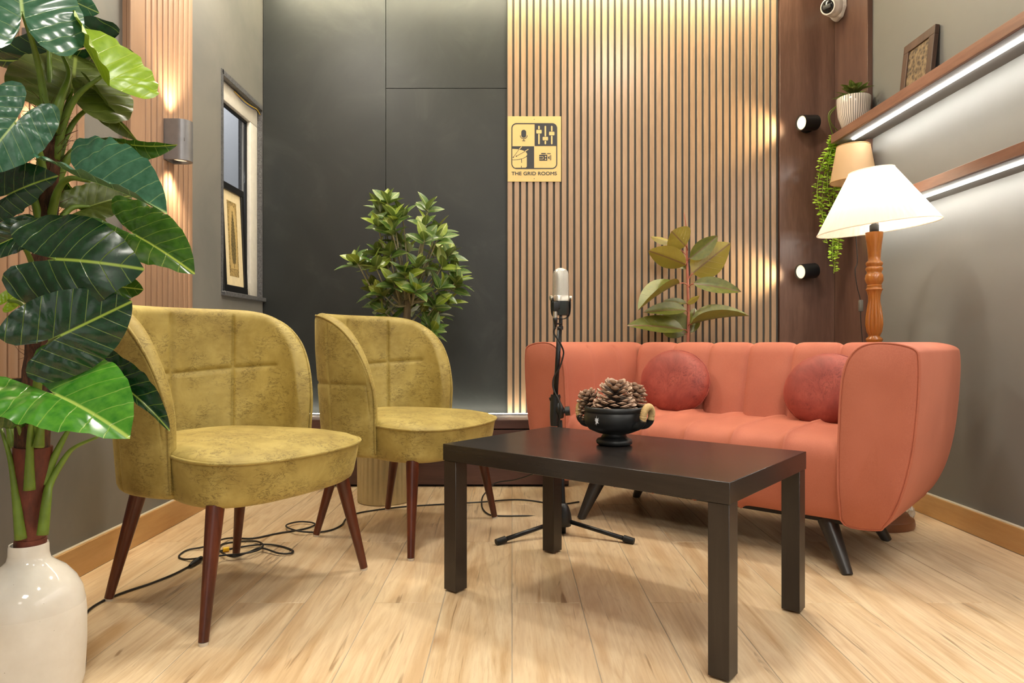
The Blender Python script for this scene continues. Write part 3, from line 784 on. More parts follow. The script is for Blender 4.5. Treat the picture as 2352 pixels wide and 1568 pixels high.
# trailing vine over the shelf end
vx = P(1925, 300, 3.62)
r = empty('hanging_vine', (1.70, 3.63, zt1), 0, 'lime green trailing vine hanging off the end of the upper shelf', 'plant')
pl = Vector(r.location)
for k, (px_, pe, dx) in enumerate(((1908, 480, -.02), (1900, 560, -.035), (1915, 628, .01), (1922, 590, .015), (1896, 520, -.05), (1928, 520, .03), (1912, 600, 0.0))):
    Yv = 3.66+.018*(k % 3)
    top = P(1918+3*(k % 3), 315, Yv); end = P(px_, pe, Yv)
    pts = spline([top, top.lerp(end, .3)+Vector((dx*1.2, 0, 0)), top.lerp(end, .65)+Vector((dx*1.3, 0, 0)), end], 8)
    V, Fc = tube([p-pl for p in pts], .0016, 5)
    ln = sum((pts[i+1]-pts[i]).length for i in range(len(pts)-1)); nleaf = int(ln/.0045)
    parts = [(V, Fc)]
    for i in range(nleaf):
        t = i/nleaf*(len(pts)-1); p = pts[int(t)].lerp(pts[min(int(t)+1, len(pts)-1)], t-int(t))-pl
        a = random.uniform(0, 2*PI); s = random.uniform(.011, .018)*(1.15-.4*i/nleaf)
        ax_ = Vector((math.cos(a), math.sin(a)*.7, random.uniform(-.25, .45))).normalized(); sd = ax_.cross(Vector((0, -.6, .8))).normalized()
        up_ = sd.cross(ax_)
        c0 = p+ax_*.004
        parts.append(([c0, c0+ax_*s*.8+sd*s*.75+up_*s*.2, c0+ax_*s*1.9, c0+ax_*s*.8-sd*s*.75+up_*s*.2, c0+ax_*s*1.55+sd*s*.5, c0+ax_*s*1.55-sd*s*.5], [(0, 1, 4, 2), (0, 2, 5, 3)]))
    v, f = join(parts)
    o = ob('vine_strand', mesh('vine_strand', v, f, M['vine_leaf'], True), r); o['kind'] = 'stuff'
V, Fc = [], []
for (a, b, c, e) in (((1921, 243), (1903, 262), (1907, 290), (1914, 312)), ((1920, 246), (1906, 265), (1910, 285), (1924, 300))):
    pts = [P(*a, 3.62), P(*b, 3.62), P(*c, 3.64), P(*e, 3.66)]
    V, Fc = join([(V, Fc), tube([p-pl for p in spline(pts, 8)], .0022, 6)])
ob('vine_stem', mesh('vine_stem', V, Fc, M['stem_green']), r)

# small lamp on the lower shelf
def lampshade(n_pleat, r0, r1, h, amp, n=96):
    def fn(i, j):
        t = j/8.0; a = 2*PI*i/n; rr_ = r0+(r1-r0)*t
        rr_ *= 1+amp*math.sin(n_pleat*a)
        return (rr_*math.cos(a), rr_*math.sin(a), h*(1-t))
    return grid(n, 9, fn, True)
Ls = P(1960, 420, 3.47); Ls.z = zt2+.0005
r = empty('table_lamp', Ls, 0, 'small table lamp with plain beige shade standing on the lower shelf', 'lamp')
zsb = P(0, 418, 3.47).z-Ls.z
v, f = lampshade(1, .078, .109, .182, 0, 48)
ob('lamp_shade', mesh('lamp_shade', v, f, M['shade_beige']), r, (0, 0, zsb))
for rr_, z in ((.078, zsb+.182), (.109, zsb)):
    v, f = tube([(rr_*math.cos(a), rr_*math.sin(a), z) for a in [2*PI*i/40 for i in range(40)]], .0022, 6, True)
    ob('shade_trim', mesh('shade_trim', v, f, M['shade_trim']), r)
v, f = lathe([(.0, 0), (.055, 0), (.057, .01), (.03, .018), (.022, .03), (.034, .055), (.040, .08), (.030, .11), (.014, .13), (.012, zsb+.02), (.0, zsb+.02)], 24, None, False)
ob('lamp_base', mesh('lamp_base', v, f, M['cream']), r)
v, f = tube([(0, 0, zsb+.02), (0, 0, zsb+.07)], .013, 12); ob('bulb_holder', mesh('bulb_holder', v, f, M['black']), r)
v, f = join([tube([(-.1*math.cos(a)*.78, -.1*math.sin(a)*.78, zsb+.18), (0, 0, zsb+.18)], .0014, 5) for a in (0, 2.1, 4.2)]+[tube([(0, 0, zsb+.07), (0, 0, zsb+.18)], .002, 5)])
ob('shade_spider', mesh('shade_spider', v, f, M['chrome']), r)

# ------------------------------------------------------------------ floor lamp behind the sofa
LY = 2.86; LX = P(2008, 0, LY).x
r = empty('floor_lamp', (LX, LY, 0), 0, 'tall floor lamp with glowing pleated white shade and turned honey-wood pole behind the sofa', 'lamp')
prof = [(705,56),(740,54),(800,46),(870,40),(900,40),(912,52),(922,55),(935,50),(942,47),(950,54),(962,55),(975,48),(985,46),(992,50),(1000,55),(1020,58),(1040,57),(1055,50),(1068,44),(1075,50),(1083,46),(1092,48),(1100,55),(1110,48),(1140,40),(1180,38),(1230,47),(1290,55),(1340,57),(1390,50),(1415,38),(1425,36),(1440,53),(1450,54),(1460,48),(1475,50)]
pr = []
for yc, hw in prof:
    pr.append((hw/3.0156/F*LY, P(0, 300+yc/3.0156, LY).z))
zt = pr[0][1]; zlow = pr[-1][1]
up_prof = list(pr)
flz0, flz1 = P(0, 300+1415/3.0156, LY).z, P(0, 300+1110/3.0156, LY).z
mir = [(a, zlow-(b_-zlow)*0-(zlow-0)*0) for a, b_ in []]
low = []
span = zt-zlow; room_ = zlow-.075
for (a, z) in reversed(pr[:-1]):
    low.append((a*1.05, zlow-(z-zlow)/span*room_))
full = up_prof+low
full = [(0.0, zt+.001)]+full
full.reverse()
def fl(a, z):
    if flz0 < z < flz1: return -.17*(.5+.5*math.cos(12*a))**2*math.sin(PI*(z-flz0)/(flz1-flz0))**.4
    return 0
v, f = lathe(full, 120, fl, False); ob('turned_pole', mesh('turned_pole', v, f, M['lamp_wood'], True, 60), r)
v, f = lathe([(.0, 0), (.148, 0), (.150, .012), (.147, .03), (.135, .034), (.125, .052), (.09, .064), (.07, .066), (.06, .076), (.0, .078)], 40, None, False)
ob('lamp_base', mesh('lamp_base', v, f, M['lamp_base'], True, 50), r)
v, f = lathe([(.016, zt), (.018, zt+.004), (.018, zt+.03), (.010, zt+.036), (.010, zt+.05)], 16); ob('bulb_holder', mesh('bulb_holder', v, f, M['black']), r)
v, f = lathe([(.010, zt+.05), (.016, zt+.065), (.030, zt+.09), (.033, zt+.11), (.026, zt+.132), (.0, zt+.14)], 20, None, False)
ob('bulb', mesh('bulb', v, f, emis('bulb_glow', (1, .9, .72, 1), 6)), r)
sh_root = Vector((P(2015.7, 0, LY).x-LX, 0, P(0, 523, LY).z))
v, f = lampshade(60, .086, .233, .240, .010, 360)
tilt = Matrix.Rotation(math.radians(6.2), 4, 'Y').inverted()
o = ob('lamp_shade', mesh('lamp_shade', v, f, M['shade']), r, sh_root); o.rotation_euler = tilt.to_euler()
for rr_, z in ((.086, .240), (.233, 0)):
    v, f = tube([(rr_*math.cos(a), rr_*math.sin(a), z) for a in [2*PI*i/64 for i in range(64)]], .0028, 6, True)
    o = ob('shade_trim', mesh('shade_trim', v, f, M['shade']), r, sh_root); o.rotation_euler = tilt.to_euler()
v, f = join([tube([(.086*math.cos(a), .086*math.sin(a), .236), (0, 0, .225)], .0016, 5) for a in (0, 2.1, 4.2)]+[tube([(0, 0, .225), (.004, 0, .0)], .002, 5)])
o = ob('shade_spider', mesh('shade_spider', v, f, M['chrome']), r, sh_root); o.rotation_euler = tilt.to_euler()
point('lamp_bulb', (LX+.01, LY-.0, zt+.17), 2.3, (1, .88, .70), .06)
# lamp flex with inline switch
fx = [P(1966, 545, 3.3), P(1969, 600, 3.3), P(1964, 620, 3.3), P(1968, 655, 3.3), P(1976, 690, 3.3), P(1977, 735, 3.3), P(1981, 790, 3.3), P(1985, 900, 3.3), FL(1990, 1160, .004)]
r2 = empty('lamp_flex', (fx[-1].x, fx[-1].y, 0), 0, 'thin dark lamp flex with an inline switch hanging beside the turned pole', 'cable')
pl = Vector(r2.location)
top = [P(1964, 468, 3.28)]
v, f = tube([p-pl for p in spline(top+fx, 6)], .0022, 6); ob('flex', mesh('flex', v, f, M['cable']), r2)
sp1 = P(1977, 702, 3.3)-pl
ob('inline_switch', bbox_me('inline_switch', (-.010, .010, -.008, .008, -.028, .028), plain('switch_grey', srgb(96, 92, 84), .4), .004), r2, sp1)

# ------------------------------------------------------------------ rubber plant behind the sofa
RY = 3.715
rb = P(1580, 790, RY)
r = empty('rubber_plant', (rb.x, RY, 0), 0, 'rubber plant with broad olive leaves on a red stem, standing behind the coral sofa', 'plant')
pl = Vector(r.location)
v, f = lathe([(.0, 0), (.095, 0), (.10, .01), (.128, .30), (.130, .315), (.124, .315), (.122, .29), (.0, .28)], 32, None, False); ob('pot', mesh('pot', v, f, M['bowl'], True, 50), r)
v, f = lathe([(.122, .276), (.0, .29)], 20, None, False); ob('soil', mesh('soil', v, f, M['soil']), r)
st = spline([(rb.x, RY, .28), P(1579, 860, RY), P(1581, 740, RY), P(1580, 660, RY), P(1578, 600, RY), P(1577, 555, RY), P(1576, 522, RY), P(1571, 488, RY)], 5)
n_ = len(st)
v, f = tube([p-pl for p in st], [.0085-.0072*(max(0, i/n_-.2)/.8)**1.4 for i in range(n_)], 10); ob('stem', mesh('stem', v, f, M['rubber_stem']), r)
rub_me = simple_leaf('leaf', M['rubber_leaf'], 1, .22, .35, .14, .82, 13, 7, wave=.03)
rub_vee = simple_leaf('leaf', M['rubber_leaf'], 1, .22, 1.0, .16, .82, 13, 7, wave=.02)
rub_flat = simple_leaf('leaf', M['rubber_leaf'], 1, .33, .18, .05, .8, 13, 7, wave=.02)
RL = [  # stem y, base px, tip px, dY base, dY tip, roll, width, mesh
 (590, 1542, 556, 1493, 547, .03, .06, 215, .9, 0),
 (575, 1575, 565, 1541, 530, -.03, -.09, 190, 1.9, 1),
 (600, 1576, 608, 1487, 571, -.02, -.05, 165, 1.25, 0),
 (600, 1584, 594, 1651, 541, -.05, -.05, 12, .72, 1),
 (645, 1590, 628, 1676, 558, -.01, .0, 190, 1.05, 1),
 (620, 1577, 618, 1548, 598, .05, .08, 20, 1.0, 0),
 (655, 1561, 650, 1459, 696, -.04, -.10, 78, 1.5, 2),
 (662, 1592, 651, 1705, 663, -.03, -.10, -30, .85, 0),
 (702, 1578, 697, 1608, 680, -.03, -.06, 160, 1.0, 0),
 (702, 1577, 697, 1524, 687, .01, .02, 40, .8, 0),
 (722, 1576, 712, 1483, 708, -.05, -.12, 42, .85, 0),
 (764, 1571, 757, 1446, 735, -.05, -.12, 48, .95, 0),
 (772, 1575, 768, 1516, 716, .03, .06, 10, 1.3, 1),
 (750, 1586, 745, 1716, 706, -.04, -.12, -80, 1.6, 2),
 (770, 1584, 765, 1598, 705, .04, .06, 10, 1.3, 0)]
parts = []
for (sy_, bx1, by1, tx1, ty1, d0, d1, roll, wd, kind) in RL:
    B = P(bx1, by1, RY+d0); T = P(tx1, ty1, RY+d1)
    put_leaf((rub_me, rub_flat, rub_vee)[kind], B, T, r, roll, None, wd)
    s0 = P(1580, sy_, RY)
    v, f = tube([p-pl for p in spline([s0, s0.lerp(B, .5)+Vector((0, 0, .006)), B+(T-B)*.02], 5)], [.0030]*11, 6)
    ob('petiole', mesh('petiole', v, f, M['rubber_stem']), r)

# ------------------------------------------------------------------ bushy plant in fluted pot
PY = 3.27; pb = FL(883, 1142)
PX0 = P(883, 0, PY).x
r = empty('potted_shrub', (PX0, PY, 0), 0, 'bushy small-leaved artificial shrub in a cream fluted pot behind the farther olive chair', 'plant')
pl = Vector(r.location)
v, f = lathe([(.0, 0), (.122, 0), (.127, .006), (.129, .30), (.129, .36), (.118, .36), (.115, .33), (.0, .32)], 240, lambda a, z: -.07*(.5-.5*math.cos(30*a))**2 if .006 < z < .355 else 0, False)
ob('fluted_pot', mesh('fluted_pot', v, f, M['cream'], True, 60), r)
v, f = lathe([(.115, .318), (.0, .335)], 20, None, False); ob('soil', mesh('soil', v, f, M['soil']), r)
trunk = [Vector((PX0+.01, PY, .31)), P(905, 900, PY), P(925, 800, PY), P(934, 735, PY), P(936, 690, PY)]
tp = spline(trunk, 6); v, f = tube([p-pl for p in tp], [.026-.010*i/len(tp) for i in range(len(tp))], 12); ob('trunk', mesh('trunk', v, f, M['bark']), r)
fic = simple_leaf('leaf', M['ficus'], 1, .25, .3, .18, .8, 7, 5)
fic2 = simple_leaf('leaf', M['ficus_new'], 1, .26, .3, .15, .8, 7, 5)
fork = [P(920, 700, PY), P(932, 690, PY), P(945, 700, PY)]
tips = [(872, 470, .05), (890, 452, 0), (905, 490, -.04), (868, 505, -.03), (925, 485, .05), (900, 520, -.07), (983, 468, 0), (978, 505, -.05), (1003, 520, .03), (1005, 535, -.08),
        (975, 540, -.10), (895, 570, -.06), (870, 570, .02), (820, 590, -.02), (835, 600, .04), (862, 600, -.08), (880, 605, .05), (940, 560, .1), (1030, 575, .02), (1015, 600, -.05),
        (1040, 610, .05), (960, 600, -.09), (985, 615, .08), (930, 620, -.1), (905, 640, -.08), (1010, 650, -.08), (1045, 650, .0), (955, 655, -.12), (880, 665, -.06), (865, 655, .05),
        (1000, 690, -.09), (1030, 685, .02), (985, 735, -.06), (1005, 710, .06), (885, 705, -.04), (895, 725, .05), (870, 690, .05), (970, 700, .08), (990, 748, -.10), (915, 665, .10), (1000, 570, .1), (920, 545, .06), (945, 700, .1), (1050, 635, -.04)]
stem_parts = []; n_leaf = 0; rest = {}
tips.sort(key=lambda t_: t_[2])
for (tx, ty, dy) in tips:
    tip = P(tx, ty+12, PY+dy)
    f0 = random.choice(fork) if ty < 680 else tp[-8]
    if tx < 860: f0 = P(905, 720, PY)
    if ty > 680: f0 = P(925, 760, PY)
    mid = f0.lerp(tip, .55)+Vector((0, 0, -.03 if abs(tip.x-f0.x) > .1 else 0))
    pts = spline([f0, mid, tip], 5); n_ = len(pts)
    stem_parts.append(tube([p-pl for p in pts], [.0062-.0038*i/n_ for i in range(n_)], 6))
    d = (tip-mid).normalized(); d = (d+Vector((0, 0, .5))).normalized()
    nl = random.choice((7, 8, 8, 9)); a0 = random.random()*6
    ort = d.orthogonal().normalized(); ort2 = d.cross(ort)
    for i in range(nl):
        a = a0+i*2.4; sp = 1.25-.95*i/nl
        out = (ort*math.cos(a)+ort2*math.sin(a)); dr = (out*sp+d*(.35+.6*i/nl)).normalized()
        B = tip+d*(.030*(i/nl)-.02)
        L = random.uniform(.088, .122)*(1-.25*i/nl)
        lm = fic2 if (random.random() < .14 or i == nl-1) else fic
        lo = put_leaf(lm, B, B+dr*L, r, random.uniform(-35, 35), (d*1.0+Vector((0, -.5, .2))), 1.0)
        n_leaf += 1
        if n_leaf > 298:            # the leaves at the back of the crown are joined
            if lm not in rest: rest[lm] = bmesh.new()
            tmp = lm.copy(); tmp.transform(lo.matrix_basis); rest[lm].from_mesh(tmp); bpy.data.meshes.remove(tmp)
            bpy.data.objects.remove(lo)
if rest:
    bmr = bmesh.new()
    for k_m, (lm, b_) in enumerate(rest.items()):
        for fc in b_.faces: fc.material_index = k_m
        tmp = bpy.data.meshes.new('tmp'); b_.to_mesh(tmp); b_.free(); bmr.from_mesh(tmp); bpy.data.meshes.remove(tmp)
    mr = bpy.data.meshes.new('leaf_mass'); bmr.to_mesh(mr); bmr.free()
    for lm in rest: mr.materials.append(lm.materials[0])
    ob('leaf_mass', mr, r)['kind'] = 'stuff'
v, f = join(stem_parts); o = ob('branches', mesh('branches', v, f, M['stem_grey']), r); o['kind'] = 'stuff'

# ------------------------------------------------------------------ tub chairs
def build_chair(loc, rz, label):
    root = empty('tub_chair', loc, rz, label, 'chair', 'olive velvet tub chairs')
    zb = .330; cx = -.055; a_ = .285; b_ = .305; th = .056; phm = math.radians(113)
    zt_, ze = .873, .44
    def plan(ph, inset=0):
        c, s_ = math.cos(ph), math.sin(ph); e = .88
        c = math.copysign(abs(c)**e, c); s_ = math.copysign(abs(s_)**e, s_)
        return Vector((cx-(a_-inset)*c, (b_-inset)*s_, 0))
    x_back, x_front = cx-a_, plan(phm).x
    def ztop(x):
        u = max(0.0, min(1.0, (x-x_back)/(x_front-x_back)))
        return ze+(zt_-ze)*max(0.0, 1-u**3.0)**.44
    def sc(z): return .905+.105*max(0.0, min(1.0, (z-zb)/.42))**.9
    gz = [0, .02, .05, .1, .2, .3, .4, .46, .485, .5, .515, .54, .6, .7, .8, .88, .94, .98]
    sa = [0, math.radians(46), math.radians(-46)]
    # param samples, dense near the wing ends
    ph = []
    NP = 84
    for i in range(NP+1):
        t = i/NP*2-1; ph.append(phm*math.copysign(1-(1-abs(t))**1.25, t))
    for q_ in sa+[math.radians(74), math.radians(-74)]:
        ph = [p for p in ph if abs(p-q_) > .075]+[q_+d_ for d_ in (-.07, -.045, -.028, -.015, -.006, .0, .006, .015, .028, .045, .07)]
    ph.sort()
    def section(p):
        P0 = plan(p); zt2_ = ztop(P0.x)
        # shrink the thickness to a round end
        k = 1.0; du = (phm-abs(p))/phm
        if du < .06: k = math.sqrt(max(0.0, 1-(1-du/.06)**2))
        k = max(k, .05)
        nrm = Vector((P0.x-cx, P0.y*(a_/b_)**2, 0)).normalized()
        mid = P0-nrm*th*.5
        pts = []
        half = th*.5*k
        hh = zt2_-zb
        def add(side, z, extra=0):
            s_ = sc(z); b = Vector(((mid.x-cx)*s_+cx, mid.y*s_, z)); pts.append(b+nrm*(side*half+extra))
        def groove_in(z):
            g = 0
            for q_ in sa: g += math.exp(-((p-q_)/.022)**2)
            zz = .655+.03*abs(p)/1.9
            g += math.exp(-((z-zz)/.007)**2)*(1 if abs(p) < 1.5 else 0)
            puff = .010*math.sin(PI*min(1, max(0, (z-.45)/.4)))
            return -.0085*min(1.0, g)
        def groove_out(z):
            g = 0
            for q_ in (math.radians(74), math.radians(-74)): g += math.exp(-((p-q_)/.018)**2)
            g += math.exp(-((z-.60)/.007)**2)
            return -.0055*min(1.0, g)
        zs = sorted(set([zb+hh*t for t in (0, .02, .05, .1, .2, .3, .4, .5, .6, .7, .8, .88, .93)]+[z for z in (.588, .594, .600, .606, .612) if z < zt2_-.05]))
        # fixed-count list: resample positions so every section has equal vertex count
        def zlist(fix):
            base = [zb+(hh-half)*t for t in (0, .015, .04, .1, .2, .3)]
            top = zt2_-half
            if fix+.03 < top and fix-.03 > base[-1]:
                m_ = [fix-.02, fix-.009, fix-.004, fix, fix+.004, fix+.009, fix+.02]
            else:
                m_ = [base[-1]+(top-base[-1])*(.08+.1*i) for i in range(7)]
            l0 = m_[-1]
            return base+m_+[l0+(top-l0)*t for t in (.25, .5, .75, 1.0)]
        for i, z in enumerate(zlist(.60)):
            e = -.012 if i == 0 else (-.004 if i == 1 else 0)
            add(1, z, groove_out(z)+e*k)
        for a in [PI*j/10 for j in range(1, 10)]:
            s_ = sc(zt2_); b = Vector(((mid.x-cx)*s_+cx, mid.y*s_, zt2_-half+half*math.sin(a))); pts.append(b+nrm*half*math.cos(a))
        for i, z in enumerate(reversed(zlist(.655+.03*abs(p)/1.9))):
            add(-1, z, -groove_in(z))
        return pts
    secs = [section(p) for p in ph]; m_ = len(secs[0]); n_ = len(secs)
    V = [q_ for s_ in secs for q_ in s_]
    Fc = [(i*m_+j, (i+1)*m_+j, (i+1)*m_+(j+1) % m_, i*m_+(j+1) % m_) for i in range(n_-1) for j in range(m_)]
    Fc += [tuple(range(m_)), tuple((n_-1)*m_+j for j in range(m_))]
    ob('backrest_shell', mesh('backrest_shell', V, Fc, M['velvet'], True, 70), root)
    # piping along the outer top edge of the shell, down both wing fronts
    def rim(off):
        pts = []
        e0 = phm*.985
        def at(p, z, side):
            P0 = plan(p); nrm = Vector((P0.x-cx, P0.y*(a_/b_)**2, 0)).normalized(); mid = P0-nrm*th*.5
            s_ = sc(z); return Vector(((mid.x-cx)*s_+cx, mid.y*s_, z))+nrm*side
        for z in (.345, .38, .41): pts.append(at(-e0, z, off))
        for i in range(61):
            p = e0*(i/60*2-1); z = ztop(plan(p).x)-.010; pts.append(at(p, max(z, .43), off))
        for z in (.41, .38, .345): pts.append(at(e0, z, off))
        return pts
    v, f = tube(spline(rim(th*.5-.004), 3), .0042, 6); ob('piping', mesh('piping', v, f, M['velvet']), root)
    # seat: upholstered drum with wide rounded front
    half_pl = [(-.270, 0), (-.262, .07), (-.235, .14), (-.18, .195), (-.10, .228), (-.02, .243), (.04, .258), (.10, .277), (.17, .288), (.235, .280), (.285, .245), (.318, .175), (.332, .09), (.336, 0)]
    ol_ = spline([(a, b, 0) for a, b in half_pl]+[(a, -b, 0) for a, b in half_pl[-2:0:-1]], 8, True)
    tabr = sorted([(math.atan2(p.y, p.x+.045) % (2*PI), math.hypot(p.x+.045, p.y)) for p in ol_])
    def seat_r(a, z):
        a %= 2*PI
        for (a0, r0), (a1, r1) in zip(tabr[:-1], tabr[1:]):
            if a0 <= a <= a1: return r0+(r1-r0)*(a-a0)/max(1e-9, a1-a0)
        return tabr[0][1]
    rings = [(.0, .322), (.80, .322), (.90, .324), (.935, .333), (.955, .352), (.975, .39), (.992, .43), (1.0, .447), (.995, .453), (.975, .460), (.93, .467), (.8, .476), (.6, .482), (.3, .486), (.0, .487)]
    na = 72
    def sf(i, j):
        k, z = rings[j]; a = 2*PI*i/na; rr_ = seat_r(a, z)*k
        return (-.045+rr_*math.cos(a), rr_*math.sin(a), z-(.012*(max(0, math.cos(a)))**2*k if z > .44 else 0))
    v, f = grid(na, len(rings), sf, True); ob('seat', mesh('seat', v, f, M['velvet'], True), root)
    pp_ = []
    for i in range(60):
        a = math.radians(-74+148*i/59); rr_ = seat_r(a, 0)*1.003
        pp_.append((-.045+rr_*math.cos(a), rr_*math.sin(a), .452-.012*max(0, math.cos(a))**2))
    v, f = tube(pp_, .0045, 6); ob('piping', mesh('piping', v, f, M['velvet']), root)
    for (tx, ty, bx3, by3) in ((.205, -.245, .245, -.315), (.205, .245, .245, .315), (-.175, -.19, -.255, -.232), (-.175, .19, -.255, .232)):
        T = Vector((tx, ty, .330)); B = Vector((bx3, by3, .008))
        v, f = tube([B, B.lerp(T, .3), T], [.0125, .0155, .0235], 20)
        lg = ob('leg', mesh('leg', v, f, M['chair_leg'], True, 50), root)
        v, f = tube([Vector((bx3, by3, 0)), Vector((bx3, by3, .009))], [.0115, .0125], 16)
        ob('glide', mesh('glide', v, f, M['glide'], True, 50), lg)
    return root
chair_a = build_chair((-.8525, 2.10, 0), math.radians(-26.3), 'olive gold velvet tub chair nearest the big-leaved plant and white vase')
def dup(root, loc, rz, label):
    c = root.copy(); COL.objects.link(c); c.location = loc; c.rotation_euler = (0, 0, rz); c['label'] = label
    for ch in list(root.children):
        k = ch.copy(); COL.objects.link(k); k.parent = c
        for g in list(ch.children):
            h_ = g.copy(); COL.objects.link(h_); h_.parent = k
    return c
bpy.context.view_layer.update()
dup(chair_a, (-.4335, 2.762, 0), math.radians(-26.0), 'olive gold velvet tub chair further back, in front of the cream fluted pot')

# ------------------------------------------------------------------ sofa
P0 = Vector((1.093, 2.223, 0)); e_ = Vector((.749, -.662, 0)); n0 = Vector((.662, .749, 0))
sl = P0+e_*(-.5525)+n0*.30
sofa = empty('sofa', sl, math.atan2(-.662, .749), 'coral two-seat channel-tufted tub sofa with dark splayed legs', 'sofa')
def channel(x, n, x0, x1):
    t = (x-x0)/(x1-x0)*n; fr_ = t-math.floor(t)
    return 1-abs(2*fr_-1)**8
def channels_mesh(prof, x0, x1, n, depth, sub=12):
    pr_ = spline([(0, a, b) for a, b in prof], 5); m_ = len(pr_)
    nr = []
    for i in range(m_):
        t = pr_[min(i+1, m_-1)]-pr_[max(i-1, 0)]; nr.append(Vector((0, -t.z, t.y)).normalized())
    xs_ = []
    for k in range(n):
        for s_ in (0, .03, .08, .16, .3, .5, .7, .84, .92, .97): xs_.append(x0+(k+s_)/n*(x1-x0))
    xs_.append(x1-1e-6)
    def fn(i, j):
        p = pr_[j]; d = depth*(channel(xs_[i], n, x0, x1)-1)
        return Vector((xs_[i], p.y, p.z))+nr[j]*d
    return grid(len(xs_), m_, fn)
# seat block
v, f = channels_mesh([(.30, .165), (-.20, .165), (-.275, .17), (-.315, .20), (-.340, .28), (-.350, .35), (-.345, .40), (-.315, .432), (-.25, .445), (-.1, .45), (.06, .45), (.20, .44)][::-1], -.545, .545, 6, .015)
# flip profile normals outward if needed
seat = ob('seat', mesh('seat', v, f, M['coral'], True), sofa)
v, f = channels_mesh([(.150, .40), (.165, .46), (.195, .58), (.225, .68), (.240, .722), (.262, .748), (.295, .757), (.335, .750), (.362, .728), (.372, .68), (.368, .5), (.350, .35), (.315, .22), (.27, .165)], -.56, .56, 6, .015)
ob('backrest', mesh('backrest', v, f, M['coral'], True), sofa)
arm_out = [(.548, .165), (.541, .24), (.540, .36), (.543, .50), (.550, .62), (.564, .690), (.592, .735), (.632, .755), (.69, .757), (.738, .748), (.762, .735), (.7685, .715), (.770, .65), (.764, .54), (.751, .42), (.728, .31), (.698, .23), (.668, .185), (.645, .165)]
def arm(sgn):
    ol = spline([(a, 0, b) for a, b in arm_out], 4, True)
    cen = Vector((.655, 0, .46))
    st = [(-.372, .0), (-.372, .60), (-.371, .90), (-.366, .965), (-.357, .985)]
    ys_ = []
    n_ch = 3; y0, y1 = -.345, .30
    for k in range(n_ch):
        for s_ in (0, .03, .08, .16, .3, .5, .7, .84, .92, .97): ys_.append(y0+(k+s_)/n_ch*(y1-y0))
    st += [(y, 1.0) for y in ys_]
    st += [(.30, 1.0), (.335, 1.0), (.355, .99), (.368, .965), (.374, .90), (.375, .6), (.375, 0)]
    def fn(i, j):
        y, k = st[i]; p = ol[j]
        off = p-cen; w = cen+Vector((off.x*k if k < .9 else off.x-(1-k)*.11*(1 if off.x > 0 else -1)*min(1, abs(off.x)/.05), 0, off.z*k if k < .9 else off.z*(1-(1-k)*.35)))
        x = w.x
        if p.x < .60 and y0 < y < y1 and k == 1.0 and .4 < p.z < .752:
            x += .010*(1-channel(y, n_ch, y0, y1))
        # the shell narrows towards its base at the back, too
        yy = y
        if y > 0: yy = y-.04*max(0, (.34-w.z)/.18)**1.6*(y/.375)
        else: yy = y+.045*max(0, (.30-w.z)/.14)**1.6
        return (sgn*x, yy, w.z)
    v, f = grid(len(st), len(ol), fn, False, True)
    a = ob('arm', mesh('arm', v, f, M['coral'], True, 60), sofa)
    loop = []
    for p in ol:
        off = p-cen; w = cen+Vector((off.x*.985, 0, off.z*.99)); yy = -.3655+.045*max(0, (.30-w.z)/.14)**1.6
        loop.append((sgn*w.x, yy, w.z))
    v, f = tube(loop, .0035, 6, True); ob('piping', mesh('piping', v, f, M['coral']), a)
    return a
arm(1); arm(-1)
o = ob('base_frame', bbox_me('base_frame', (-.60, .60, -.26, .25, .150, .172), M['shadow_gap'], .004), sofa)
for (tx, ty, bx3, by3) in ((.470, -.235, .5525, -.30), (-.470, -.235, -.5125, -.30), (.470, .18, .5525, .216), (-.470, .18, -.5525, .216)):
    v, f = tube([(bx3, by3, 0), (tx, ty, .155)], [.017, .032], 20)
    ob('leg', mesh('leg', v, f, M['sofa_leg'], True, 50), sofa)
sofa_rz = sofa.rotation_euler[2]
def sofa_w(x, y, z): return Vector(sofa.location)+rotz((x, y, z), sofa_rz)

# round cushions
def cushion(px, py, ylocal, rw, rh, label, spin):
    # solve for local x on the vertical plane y=ylocal
    best = None
    for i in range(-600, 601):
        w = sofa_w(i*.001, ylocal, 0); d = abs(w.x/w.y-(px-CX)/F)
        if best is None or d < best[0]: best = (d, w)
    w = best[1]; w.z = P(0, py, w.y).z
    r_ = empty('round_cushion', (w.x, w.y, w.z), sofa_rz, label, 'cushion', 'round rust-red velvet cushions')
    def fn(i, j):
        a = 2*PI*i/72; t = -PI/2+PI*j/20
        c = abs(math.cos(t))**.62*math.copysign(1, math.cos(t)); s_ = math.sin(t)
        wr_ = 1+.030*math.sin(17*a+2*math.sin(3*a))*max(0, c-.86)
        return (rw*c*math.cos(a)*wr_, .062*s_*(1-.25*(1-abs(s_))*0)+.004*math.sin(9*a+3*math.sin(2*a))*max(0, c-.7)*s_, rh*c*math.sin(a)*wr_)
    v, f = grid(72, 21, fn, True)
    o = ob('cover', mesh('cover', v, f, M['rust'], True), r_); o.rotation_euler = (math.radians(-14), math.radians(spin), 0)
    lp = [(rw*math.cos(a)*1.004, 0, rh*math.sin(a)*1.004) for a in [2*PI*i/72 for i in range(72)]]
    v, f = tube(lp, .003, 6, True); o = ob('seam_piping', mesh('seam_piping', v, f, M['rust']), r_); o.rotation_euler = (math.radians(-14), math.radians(spin), 0)
    return r_
cushion(1549, 876, .135, .168, .145, 'round rust-red velvet cushion in the left corner of the sofa, fully visible', 8)
cushion(1897, 895, .105, .162, .142, 'round rust-red velvet cushion at the right end of the sofa, half behind the arm', -10)

